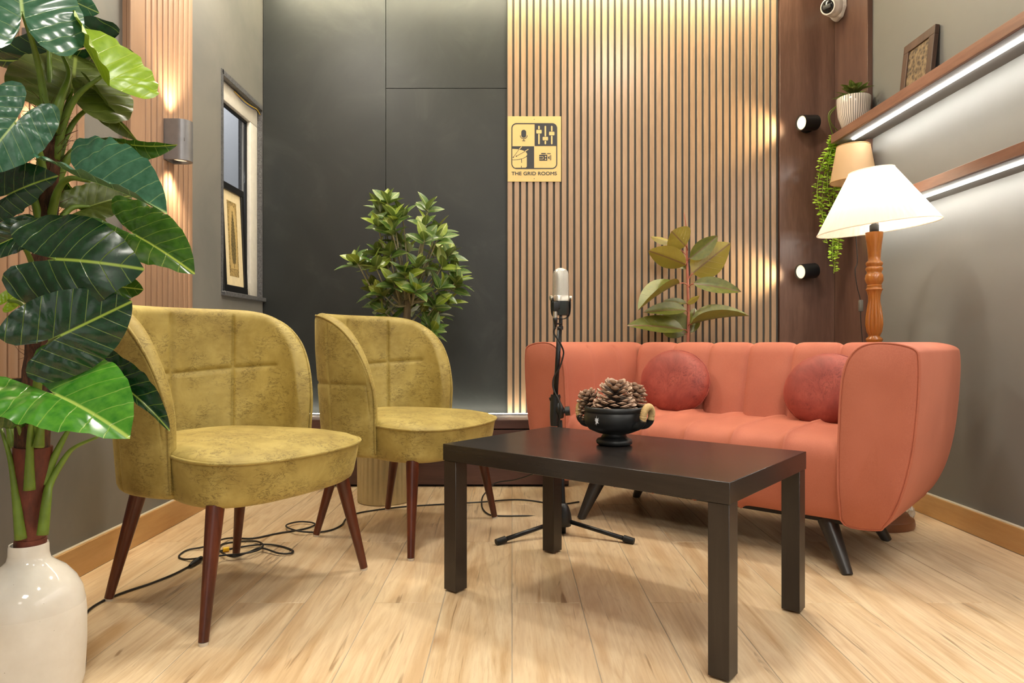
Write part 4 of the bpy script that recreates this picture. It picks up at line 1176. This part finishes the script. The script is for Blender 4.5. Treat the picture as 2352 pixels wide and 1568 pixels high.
# ------------------------------------------------------------------ coffee table
tab = empty('coffee_table', (.312, 2.011, 0), math.radians(-39.6), 'black-brown rectangular coffee table with square legs in the foreground', 'table')
TH = .448; tw, td = .45, .277
bx('tabletop', (-tw, tw, -td, td, TH-.050, TH), M['table'], tab, .0012, 1)
for sx, sy in ((-1, -1), (1, -1), (1, 1), (-1, 1)):
    x0, y0 = sx*(tw-.0275), sy*(td-.0275)
    lg = bx('leg', (x0-.025, x0+.025, y0-.025, y0+.025, .005, TH-.0505), M['table_leg'], tab, .0012, 1)
    v, f = lathe([(.016, -.005), (.017, -.001), (.017, .0)], 16)
    ob('foot_pad', mesh('foot_pad', v, f, M['lamp_base']), lg, (0, 0, -(TH-.0555)/2))

# bowl with pine cones
bc = Vector((P(1411, 0, 2.066).x, 2.066, TH+.0005))
bowl = empty('footed_bowl', bc, math.radians(-38), 'black pottery footed bowl with cane-wrapped handles on the coffee table', 'bowl')
k_ = 2.066/F
v, f = lathe([(.0, .003), (.046, 0), (.053, .004), (.055, .011), (.051, .018), (.040, .022), (.036, .03), (.036, .034), (.052, .037), (.076, .047), (.088, .062), (.0915, .078), (.0905, .092), (.0875, .099), (.0905, .104), (.0905, .113), (.087, .116), (.082, .113), (.080, .10), (.082, .08), (.066, .058), (.03, .046), (.0, .045)], 56, None, False)
ob('body', mesh('body', v, f, M['bowl'], True, 50), bowl)
for sgn in (1, -1):
    for s_ in (1, -1):
        pts = spline([(sgn*.072, s_*.022, .060), (sgn*.090, s_*.025, .063), (sgn*.103, s_*.026, .072), (sgn*.109, s_*.026, .084)], 5)
        v, f = tube(pts, [.0115]*8+[.0105]*(len(pts)-8), 14); ob('lug', mesh('lug', v, f, M['bowl'], True), bowl)
    arc = [(sgn*(.110+.003*math.sin(a)), .026*math.cos(a), .094+.026*math.sin(a)) for a in [PI*i/60 for i in range(61)]]
    arc = [(sgn*.108, .026, .080), (sgn*.109, .026, .087)]+arc+[(sgn*.109, -.026, .087), (sgn*.108, -.026, .080)]
    ap = spline(arc, 2)
    v, f = tube(ap, [.0100+.0008*(1 if i % 4 < 2 else -.6) for i in range(len(ap))], 12); ob('cane_handle', mesh('cane_handle', v, f, M['rope'], True), bowl)
# chipped white patch facing the camera
fa = math.atan2(-bc.y, -bc.x)-math.radians(-38)-math.radians(33)
pts = []
rnd = random.Random(3)
for i in range(26):
    a = 2*PI*i/26; rr_ = (.0045+.0055*rnd.random())*(1.5 if i % 2 else .75)
    pts.append((rr_*math.cos(a)*.75, rr_*math.sin(a)*1.15))
V = []
for (u, w_) in [(0, 0)]+pts:
    zz = .080+w_; rb_ = .0925; aa = fa+u/.09; V.append((rb_*math.cos(aa)*1.002, rb_*math.sin(aa)*1.002, zz))
ob('white_chip', mesh('white_chip', V, [(0, i+1, (i+1) % 26+1) for i in range(26)], plain('chip_white', srgb(225, 228, 234), .7), False), bowl)['label'] = 'white paint chip on the dark bowl'

# pine cones
sc_v = []; 
def scale_mesh():
    V = []; st = [(0, .0016, .0008), (.009, .0028, .0010), (.016, .0046, .0012), (.0220, .0072, .0022), (.0252, .0068, .0030), (.0270, .0036, .0014)]
    for (x, w_, t) in st:
        zc = .05*x+6*x*x
        V += [(x, -w_, zc), (x, 0, zc+t), (x, w_, zc), (x, 0, zc-t*.9)]
    Fc = []
    for i in range(len(st)-1):
        for j in range(4): Fc.append((4*i+j, 4*i+(j+1) % 4, 4*i+4+(j+1) % 4, 4*i+4+j))
    Fc += [(0, 1, 2, 3), (20, 23, 22, 21)]
    return mesh('scale', V, Fc, M['cone'], True, 50)
scm = scale_mesh()
def pine_cone(loc, h, rmax, axis, label):
    r_ = empty('pine_cone', loc, 0, label, 'pine cone', 'pine cones in the black bowl')
    r_.rotation_euler = Vector(axis).to_track_quat('Z', 'Y').to_euler()
    v, f = lathe([(.0, 0), (rmax*.25, .004), (rmax*.30, h*.3), (rmax*.22, h*.65), (rmax*.08, h*.9), (.0, h*.93)], 12, None, False); ob('core', mesh('core', v, f, M['cone_core']), r_)
    N = 92
    rq = random.Random(int(h*10000))
    for i in range(N):
        t = i/(N-1); a = i*2.39996+rq.uniform(-.08, .08); z = h*(.04+.80*t)
        ln = rmax*(.78+.30*math.sin(PI*min(1, t*1.25+.12)) if t < .7 else .98-1.15*(t-.7))
        el = math.radians(-8+16*t+34*max(0, t-.6)/.4)+rq.uniform(-.08, .08)
        o = ob('scale', scm, r_)
        s_ = ln/.027
        o.matrix_local = Matrix.Translation((.004*math.cos(a), .004*math.sin(a), z)) @ Matrix.Rotation(a, 4, 'Z') @ Matrix.Rotation(-el, 4, 'Y') @ Matrix.Diagonal((s_, .75*s_+.45, .62*s_+.35, 1))
    return r_
zt_c = TH
pine_cone(bc+Vector((-.004, -.012, .078)), .112, .058, (.05, -.12, 1), 'biggest pine cone, upright in the middle of the black bowl')
pine_cone(bc+Vector((-.049, .030, .070)), .095, .040, (-.36, .10, 1), 'pine cone at the left of the bowl, by the hidden cane handle')
pine_cone(bc+Vector((.047, .042, .072)), .108, .046, (.26, .12, 1), 'pine cone at the right of the bowl, leaning towards the round cushion')

# ------------------------------------------------------------------ microphone on stand
MB = FL(1294, 1226); MYd = MB.y
ms_ = empty('microphone_stand', (MB.x, MYd, 0), 0, 'black tripod microphone stand between the chairs and sofa', 'stand')
pl = Vector(ms_.location)
hubz = P(0, 1190, MYd).z
for tgt in (FL(1146, 1243, .012), FL(1449, 1241, .012), Vector((MB.x-.005, MYd+.27, .012))):
    b = Vector((0, 0, hubz-.005)); t = tgt-pl; dr = (t-b).normalized()
    v, f = tube([b+dr*.03, t], .0085, 12); lg = ob('leg', mesh('leg', v, f, M['black_metal']), ms_)
    v, f = tube([t-dr*.028, t+dr*.012], [.013, .0125], 14); ob('rubber_foot', mesh('rubber_foot', v, f, M['rubber'], True, 50), lg)
v, f = lathe([(.0, hubz-.03), (.030, hubz-.028), (.034, hubz-.01), (.031, hubz+.015), (.022, hubz+.045), (.013, hubz+.06), (.0, hubz+.062)], 24, None, False); ob('hub', mesh('hub', v, f, M['black']), ms_)
ctop = P(1285.5, 965, MYd)-pl
v, f = tube([(0, 0, .004), (0, 0, hubz), ctop], .0105, 14); ob('lower_tube', mesh('lower_tube', v, f, M['black_metal']), ms_)
# clutch body and boom arm
c1 = P(1273, 978, MYd)-pl; c2 = P(1276, 906, MYd)-pl
v, f = tube([c1, c1.lerp(c2, .3), c1.lerp(c2, .8), c2], [.015, .019, .0205, .019], 16); ob('clutch_grip', mesh('clutch_grip', v, f, M['black'], True, 50), ms_)
v, f = tube([P(1279, 922, MYd)-pl, P(1285, 940, MYd-.01)-pl, P(1288, 958, MYd)-pl], [.014, .019, .013], 14); ob('clutch_joint', mesh('clutch_joint', v, f, M['black'], True), ms_)
v, f = tube([P(1288, 945, MYd-.01)-pl, P(1297, 944, MYd-.012)-pl, P(1298, 944, MYd-.012)-pl, P(1309, 943, MYd-.014)-pl], [.008, .009, .018, .018], 12)
ob('clutch_knob', mesh('clutch_knob', v, f, M['black'], True, 40), ms_)
v, f = tube([P(1262, 917, MYd)-pl, P(1287, 909, MYd)-pl], .007, 10); ob('clutch_bolt', mesh('clutch_bolt', v, f, M['black']), ms_)
b0 = P(1276, 908, MYd)-pl; b1 = P(1285.5, 752, MYd)-pl
v, f = tube([b0, b1], .0098, 14); ob('upper_tube', mesh('upper_tube', v, f, M['black_metal']), ms_)
v, f = tube([P(1285.3, 757, MYd)-pl, P(1285.8, 750, MYd)-pl], .0105, 14); ob('collar', mesh('collar', v, f, M['black']), ms_)

mroot = empty('studio_microphone', P(1288, 728, MYd), math.radians(14), 'silver mesh studio microphone on top of the black stand', 'microphone')
pl = Vector(mroot.location)
u = MYd/F      # metres per pixel at the stand
mt = lambda y: (728-y)*u
def cap_loft(rx, ry, prof, n=40, ex=2.6):
    def fn(i, j):
        k, z = prof[j]; a = 2*PI*i/n; c, s_ = math.cos(a), math.sin(a)
        r_ = (abs(c/rx)**ex+abs(s_/ry)**ex)**(-1/ex)
        return (r_*k*c, r_*k*s_, z)
    return grid(n, len(prof), fn, True)
dome = [(1.0, mt(681)), (.99, mt(660)), (.97, mt(640)), (.94, mt(630)), (.85, mt(623.5)), (.70, mt(619.5)), (.45, mt(617.6)), (0.0, mt(617))]
v, f = cap_loft(.0325, .026, dome); ob('mesh_grille', mesh('mesh_grille', v, f, M['mic_mesh'], True), mroot)
wire = [(.0335*math.sin(1.0)*0+.0315, 0, mt(681)), (.031, 0, mt(645)), (.028, 0, mt(628)), (.018, 0, mt(619)), (0, 0, mt(616.5)), (-.018, 0, mt(619)), (-.028, 0, mt(628)), (-.031, 0, mt(645)), (-.0315, 0, mt(681))]
v, f = tube(spline(wire, 6), .0022, 8); ob('grille_rib', mesh('grille_rib', v, f, M['chrome']), mroot)
v, f = cap_loft(.034, .0275, [(0, mt(691.5)), (1, mt(691.5)), (1.0, mt(680)), (.97, mt(679)), (0, mt(679))]); ob('silver_band', mesh('silver_band', v, f, M['chrome'], True, 40), mroot)
v, f = cap_loft(.0315, .026, [(0, mt(724)), (.94, mt(724)), (1, mt(721)), (1.0, mt(692)), (0, mt(691.6))]); ob('body', mesh('body', v, f, plain('mic_black_green', srgb(34, 42, 40), .4), True, 40), mroot)
# yoke
yk = [(.037, 0, mt(684)), (.0375, 0, mt(705)), (.034, 0, mt(722)), (.022, 0, mt(730)), (0, 0, mt(732.5)), (-.022, 0, mt(730)), (-.034, 0, mt(722)), (-.0375, 0, mt(705)), (-.037, 0, mt(684))]
ys2 = spline(yk, 5); V = []; Fc = []
for i, p in enumerate(ys2):
    t = (ys2[min(i+1, len(ys2)-1)]-ys2[max(i-1, 0)]).normalized(); n2 = Vector((t.z, 0, -t.x))
    for (dy, dn) in ((-.010, -.0015), (.010, -.0015), (.010, .0015), (-.010, .0015)): V.append(p+Vector((0, dy, 0))+n2*dn)
for i in range(len(ys2)-1):
    for j in range(4): Fc.append((4*i+j, 4*i+(j+1) % 4, 4*i+4+(j+1) % 4, 4*i+4+j))
m_ = 4*(len(ys2)-1); Fc += [(0, 1, 2, 3), (m_+3, m_+2, m_+1, m_)]
ob('yoke', mesh('yoke', V, Fc, M['black_metal'], True, 40), mroot)
for sgn in (1, -1):
    v, f = tube([(sgn*.034, 0, mt(684.5)), (sgn*.044, 0, mt(684.5))], .0095, 18); ob('yoke_knob', mesh('yoke_knob', v, f, M['chrome'], True, 40), mroot)
v, f = tube([(0, 0, mt(724)), (0, 0, mt(732))], .006, 10); ob('post', mesh('post', v, f, M['grey_metal']), mroot)
v, f = tube([(0, 0, mt(731)), (0, 0, mt(749)), (0, 0, mt(749)), (0, 0, mt(757))], [.0072, .0072, .0098, .0098], 14); ob('thread_adapter', mesh('thread_adapter', v, f, M['black'], True, 40), mroot)
# right-angled connector on the left side
cxm = -.030
ob('connector_block', bbox_me('connector_block', (cxm-.011, cxm+.010, -.038, -.014, mt(716), mt(694)), M['black'], .003), mroot)
ob('connector_bracket', bbox_me('connector_bracket', (cxm+.009, cxm+.018, -.032, -.016, mt(710), mt(692)), M['black'], .002), mroot)
v, f = tube([(cxm-.002, -.027, mt(716)), (cxm-.002, -.027, mt(730))], .0088, 14); ob('connector_sleeve', mesh('connector_sleeve', v, f, M['chrome'], True, 40), mroot)
v, f = tube([(cxm-.002, -.027, mt(730)), (cxm-.001, -.027, mt(736)), (cxm+.001, -.026, mt(751))], [.0092, .0085, .0042], 14); ob('strain_relief', mesh('strain_relief', v, f, M['black'], True), mroot)
v, f = tube([(cxm+.004, -.02, mt(743.5)), (0, -.006, mt(743.5))], .0035, 8); ob('cable_clip', mesh('cable_clip', v, f, M['black']), mroot)

# ------------------------------------------------------------------ cables
def cable(name, pts, label, r=.0034, n=6):
    o = empty(name, (pts[0].x, pts[0].y, 0), 0, label, 'cable'); pl_ = Vector(o.location)
    v, f = tube([p-pl_ for p in spline(pts, n)], r, 7); ob('wire', mesh('wire', v, f, M['cable'], True), o)
    return o
zc = .0042
st_top = Vector(mroot.location)+rotz((cxm+.001, -.026, mt(751)), math.radians(14))
mic_c = [st_top, P(1272, 764, MYd-.03), P(1285, 785, MYd-.03), P(1294, 805, MYd-.02), P(1293, 820, MYd-.02), P(1285, 845, MYd-.018), P(1273, 865, MYd-.016), P(1270, 885, MYd-.02), P(1275, 902, MYd-.026), P(1284, 920, MYd-.036), P(1287, 940, MYd-.042), P(1284, 985, MYd-.035), P(1284, 1080, MYd-.03), P(1285, 1150, MYd-.05),
         FL(1262, 1183, zc), FL(1200, 1184, zc), FL(1140, 1184, zc), FL(1118, 1178, zc), FL(1107, 1163, zc), FL(1108, 1142, zc), FL(1118, 1128, zc), FL(1126, 1123, zc+.01),
         P(1133, 1112, 3.52), P(1150, 1106, 3.5), P(1185, 1101, 3.45), P(1225, 1088, 3.35), P(1258, 1075, 3.25)]
cable('microphone_cable', mic_c, 'thin black microphone cable winding down the stand and looping on the floor beside it')
cp = [FL(150, 1600, zc), FL(186, 1553, zc), FL(195, 1510, zc), FL(188, 1465, zc), FL(187, 1435, zc), FL(203, 1402, zc), FL(238, 1379, zc), FL(290, 1358, zc), FL(345, 1340, zc), FL(400, 1318, zc), FL(440, 1297, zc), FL(462, 1285, zc),
      FL(500, 1267, zc), FL(540, 1258, zc), FL(600, 1250, zc+.004), FL(640, 1253, zc), FL(671, 1263, zc), FL(668, 1270, zc+.002), FL(640, 1270, zc+.004), FL(600, 1258, zc+.010), FL(570, 1268, zc+.010), FL(535, 1278, zc+.010), FL(505, 1265, zc+.010), FL(510, 1250, zc), FL(550, 1243, zc), FL(590, 1243, zc+.004),
      FL(604, 1252, zc+.016), FL(590, 1264, zc+.016), FL(550, 1272, zc+.016), FL(520, 1274, zc+.016), FL(470, 1280, zc+.016), FL(425, 1284, zc), FL(411, 1277, zc), FL(430, 1263, zc), FL(470, 1255, zc+.006), FL(505, 1240, zc+.014), FL(535, 1235, zc), FL(580, 1236, zc), FL(640, 1224, zc), FL(685, 1217, zc), FL(710, 1211, zc), FL(724, 1204, zc+.004), FL(712, 1199, zc+.006), FL(685, 1198, zc+.006), FL(660, 1204, zc+.008), FL(660, 1211, zc+.010), FL(685, 1219, zc+.012), FL(725, 1222, zc+.002),
      FL(760, 1217, zc), FL(785, 1205, zc), FL(796, 1190, zc), FL(822, 1178, zc), FL(870, 1170, zc), FL(930, 1163, zc), FL(1010, 1158, zc), FL(1100, 1153, zc+.009), FL(1180, 1147, zc), FL(1225, 1150, zc), FL(1280, 1158, zc), FL(1330, 1152, zc)]
ca = cable('floor_cable', cp, 'long black cable trailing over the floor from the white vase past both chairs')
pl = Vector(ca.location)
v, f = tube([FL(436, 1299, .010)-pl, FL(446, 1292, .010)-pl, FL(462, 1282, .010)-pl], [.005, .010, .009], 10); ob('plug', mesh('plug', v, f, M['rubber'], True, 50), ca)
v, f = tube([FL(512, 1262, .010)-pl, FL(526, 1260, .010)-pl], .0085, 10); ob('yellow_collar', mesh('yellow_collar', v, f, M['yellow'], True, 50), ca)['label'] = 'yellow connector collar'

# crumpled clear plastic behind the sofa leg
cl = FL(2090, 1190)
v = []; rnd = random.Random(5)
def cf(i, j):
    a = 2*PI*i/14; t = j/5
    rr_ = .035*(1-.35*t)*(1+.35*rnd.uniform(-1, 1))
    return (rr_*math.cos(a), rr_*math.sin(a), .075*t*(1+.3*rnd.uniform(-1, 1))+.001)
v, f = grid(14, 6, cf, True); f.append(tuple(6*i for i in range(14)))
o = ob('plastic_wrapper', mesh('plastic_wrapper', v, f, M['clear'], False), None, (cl.x, cl.y+.03, 0))
tag(o, 'crumpled clear plastic wrapper on the floor behind the sofa by the lamp foot', 'wrapper')

# ------------------------------------------------------------------ white vase and big-leaved plant
VY = 1.46; VX = P(66, 0, VY).x
vz = P(0, 1247, VY).z
vase = empty('floor_vase', (VX, VY, 0), 0, 'white ceramic bottle vase holding the big-leaved plant, at the left edge', 'vase')
k1 = VY/F
def vr(px): return (px-66)*k1
def vzz(py): return P(0, py, VY).z
v, f = lathe([(.0, .004), (.085, 0), (.097, .006), (.103, .03), (.1065, .10), (vr(180.5), vzz(1420)), (vr(178), vzz(1390)), (vr(172), vzz(1360)), (vr(160), vzz(1335)), (vr(140), vzz(1310)), (vr(120), vzz(1295)), (vr(109), vzz(1284)), (vr(106), vzz(1270)), (vr(105.5), vzz(1252)), (vr(104), vzz(1247)), (vr(101), vzz(1248)), (vr(100), vzz(1262)), (vr(100), vzz(1290)), (.0, vzz(1295))], 64, None, False)
ob('body', mesh('body', v, f, M['vase'], True, 60), vase)

big = empty('big_leaf_plant', (VX, VY, vz-.03), 0, 'tall artificial plant with big heart-shaped glossy leaves and fibrous trunk, standing in the white vase', 'plant')
pl = Vector(big.location)
tr = spline([P(66, 1262, VY), P(72, 1150, VY), P(72, 1030, VY), P(80, 880, VY+.01), P(95, 700, VY+.02), P(105, 540, VY+.02), P(112, 400, VY+.02), P(116, 300, VY+.02), P(112, 240, VY+.02)], 6)
n_ = len(tr)
v, f = tube([p-pl for p in tr], [(.027-.007*i/n_)*(1+.06*math.sin(i*2.1)) if i < n_-8 else .020*(1-(i-n_+8)/10) for i in range(n_)], 16); ob('fibre_trunk', mesh('fibre_trunk', v, f, M['coir'], True), big)
# leaf sheaths around the lower trunk
for (ya, yb, r0, r1) in ((1262, 1235, .0285, .0295), (1240, 1120, .028, .034), (1130, 1025, .034, .036), (1030, 930, .032, .033)):
    a = P(70 if ya > 1100 else 74, ya, VY); b = P(71 if ya > 1150 else 76, yb, VY)
    v, f = tube([a-pl, a.lerp(b, .5)-pl, b-pl], [r0, (r0+r1)/2, r1], 20); ob('sheath', mesh('sheath', v, f, M['sheath'] if ya > 1040 else M['coir'], True, 50), big)
# ragged fibres
parts = []
rnd = random.Random(11)
for i in range(240):
    t = rnd.choice([rnd.uniform(.42, .98), rnd.uniform(.80, .98)]); p = tr[int(t*(n_-1))]
    a = rnd.uniform(0, 2*PI); d = Vector((math.cos(a), math.sin(a), rnd.uniform(-.2, 1.6))).normalized()
    p0 = p+Vector((math.cos(a), math.sin(a), 0))*.017; p1 = p0+d*rnd.uniform(.015, .05)
    parts.append(tube([p0-pl, p0.lerp(p1, .5)-pl+Vector((rnd.uniform(-.004, .004),)*3), p1-pl], [.0007, .0006, .0003], 3, False, False))
v, f = join(parts); o = ob('loose_fibre', mesh('loose_fibre', v, f, M['coir']), big); o['kind'] = 'stuff'

def heart_leaf(mat, lobes=.42, width=.50, fold=.25, droop=.25, curl=.1, wave=.02, nr=15, na=65):
    tab = [(0, 1.0), (7, .94), (18, .83), (32, .72), (50, .62), (70, .56), (90, .54), (110, .56), (130, .63), (146, .69), (158, .67), (166, .55), (171, .36), (175, .12)]
    def R(d):
        d = abs(d)
        for (a, r0), (b, r1) in zip(tab[:-1], tab[1:]):
            if a <= d <= b: return r0+(r1-r0)*(d-a)/(b-a)
        return .12
    V = [(0, 0, 0)]; UV = [(.5, .5)]
    tmax = 172
    for i in range(1, nr+1):
        for j in range(na):
            d = -tmax+2*tmax*j/(na-1); r_ = R(d)*i/nr
            x = r_*math.cos(math.radians(d)); y = r_*math.sin(math.radians(d))*(width/.50)
            if x < 0: x *= lobes/.42
            rad = math.hypot(x, y)
            z = fold*abs(y)-droop*(x*abs(x))-curl*abs(y)**2*2.2+wave*math.sin(d*.22)*(i/nr)**2+.010*math.cos(2*PI*4.6*(x-.75*abs(y)))*min(1, abs(y)*6)
            V.append((x, y, z)); UV.append((x+.5, y+.5))
    Fc = []
    for j in range(na-1): Fc.append((0, 1+j, 2+j))
    for i in range(nr-1):
        for j in range(na-1): Fc.append((1+i*na+j, 1+(i+1)*na+j, 2+(i+1)*na+j, 2+i*na+j))
    return mesh('leaf', V, Fc, M[mat], True, None, UV)
HL = {}
def hl(mat, var):
    if (mat, var) not in HL:
        prm = {'flat': dict(fold=.12, droop=.10, curl=.15), 'fold': dict(fold=.55, droop=.18, curl=.25), 'arch': dict(fold=.22, droop=.42, curl=.45), 'vee': dict(fold=.95, droop=.12, curl=.25, lobes=.26), 'narrow': dict(fold=.9, droop=.30, curl=.2, width=.36)}[var]
        HL[(mat, var)] = heart_leaf(mat, **prm)
    return HL[(mat, var)]
# mat, variant, base px, base Y, tip px, tip Y, roll, width, trunk y for the petiole, petiole thickness
BL = [
 ('leaf_blue', 'flat', 51, 26, 1.36, 36, -125, 1.42, 0, 1.05, 300, 1),
 ('leaf_blue', 'flat', 110, -25, 1.55, 224, 30, 1.58, 10, .8, 300, 0),
 ('leaf_lime', 'vee', 233, 176, 1.46, 166, 38, 1.50, 60, .95, 345, 1),
 ('leaf_dark', 'arch', 165, 118, 1.60, -50, 180, 1.60, -20, .45, 330, 1),
 ('leaf_olive', 'flat', 166, 205, 1.52, 176, 112, 1.60, 0, 1.45, 420, 1),
 ('leaf_blue', 'flat', 33, 283, 1.34, -60, 395, 1.30, 10, .95, 420, 1),
 ('leaf_olive', 'narrow', 236, 232, 1.56, 300, 325, 1.58, 30, .6, 380, 0),
 ('leaf_mid', 'narrow', 300, 332, 1.56, 389, 345, 1.54, 30, .7, 400, 1),
 ('leaf_blue', 'vee', 205, 416, 1.40, 380, 468, 1.36, -58, .74, 480, 1),
 ('leaf_dark', 'fold', 22, 446, 1.40, 116, 398, 1.38, -34, 1.0, 520, 1),
 ('leaf_olive', 'fold', 206, 474, 1.55, 303, 440, 1.60, -30, .95, 560, 1),
 ('leaf_mid', 'narrow', 150, 415, 1.56, 214, 500, 1.58, 30, .5, 540, 0),
 ('leaf_mid', 'fold', 312, 541, 1.47, 437, 607, 1.42, -28, .80, 620, 1),
 ('leaf_olive', 'narrow', 215, 500, 1.58, 250, 530, 1.62, 0, .8, 640, 0),
 ('leaf_dark', 'arch', 128, 595, 1.30, 284, 600, 1.28, -14, 1.25, 700, 1),
 ('leaf_dark', 'fold', 34, 545, 1.34, -70, 590, 1.32, 20, .7, 700, 0),
 ('leaf_dark', 'flat', 140, 770, 1.28, 303, 692, 1.33, 0, 1.08, 900, 1),
 ('leaf_mid', 'flat', 235, 655, 1.50, 328, 662, 1.52, -20, 1.0, 800, 1),
 ('leaf_bright', 'fold', 127, 906, 1.28, 288, 975, 1.22, -36, 1.05, 1010, 1),
 ('leaf_dark', 'narrow', 275, 882, 1.52, 391, 962, 1.50, -30, .6, 1000, 0),
 ('leaf_lime', 'fold', 120, 968, 1.50, 205, 980, 1.56, -65, .7, 1050, 0),
 ('leaf_mid', 'fold', 20, 955, 1.40, -70, 975, 1.40, -60, .8, 1080, 0),
 ('leaf_lime', 'flat', 20, 690, 1.52, 56, 660, 1.54, 0, .9, 800, 0),
 ('leaf_olive', 'flat', 240, 765, 1.60, 262, 735, 1.62, 0, .8, 800, 0),
 ('leaf_mid', 'fold', 10, 360, 1.52, 44, 378, 1.54, -50, .9, 520, 0),
]
def trunk_at(y):
    best = min(tr, key=lambda p: abs(CY-(p.z-H)/p.y*F-y)); return best
for (mat, var, bx4, by4, Yb, tx4, ty4, Yt, roll, wd, ty_, thick) in BL:
    B = P(bx4, by4, Yb); T = P(tx4, ty4, Yt)
    put_leaf(hl(mat, var), B, T, big, roll, None, wd)
    s0 = trunk_at(ty_)
    s0 = s0+Vector(((B-s0).x, (B-s0).y, 0)).normalized()*.012
    mid = s0.lerp(B, .5)+Vector((0, 0, .03))
    pts = spline([s0-Vector((0, 0, .02)), s0+(mid-s0)*.4+Vector((0, 0, .02)), mid+Vector((0, 0, .01)), B], 5); m_ = len(pts)
    v, f = tube([p-pl for p in pts], [(.0070 if thick else .0045)*(1-i/m_)**.8+.0028 for i in range(m_)], 8)
    ob('petiole', mesh('petiole', v, f, M['stem_green'], True), big)
# bare petioles by the trunk
for pts in ([(48, 1238, -.034), (38, 1150, -.034), (25, 1060, -.03), (3, 985, -.02)], [(68, 1125, -.034), (68, 1060, -.034), (72, 975, -.04), (90, 945, -.06)],
            [(98, 1228, -.03), (107, 1150, -.02), (115, 1110, 0), (150, 1050, .02), (175, 1025, .02), (225, 1003, .02)], [(100, 1112, .0), (120, 1060, .01), (150, 1000, .02), (172, 968, .03)],
            [(88, 1026, -.034), (94, 990, -.034), (100, 950, -.03)], [(32, 1028, .02), (22, 985, .02), (10, 950, .03)],
            [(118, 300, -.02), (140, 225, -.02), (158, 170, 0), (140, 120, 0)]):
    ps = spline([P(a, b, VY+c) for a, b, c in pts], 6); m_ = len(ps)
    v, f = tube([p-pl for p in ps], [.0085*(1-i/m_)**1.2+.0028 for i in range(m_)], 8); ob('petiole', mesh('petiole', v, f, M['stem_green'], True), big)
bpy.context.view_layer.update()
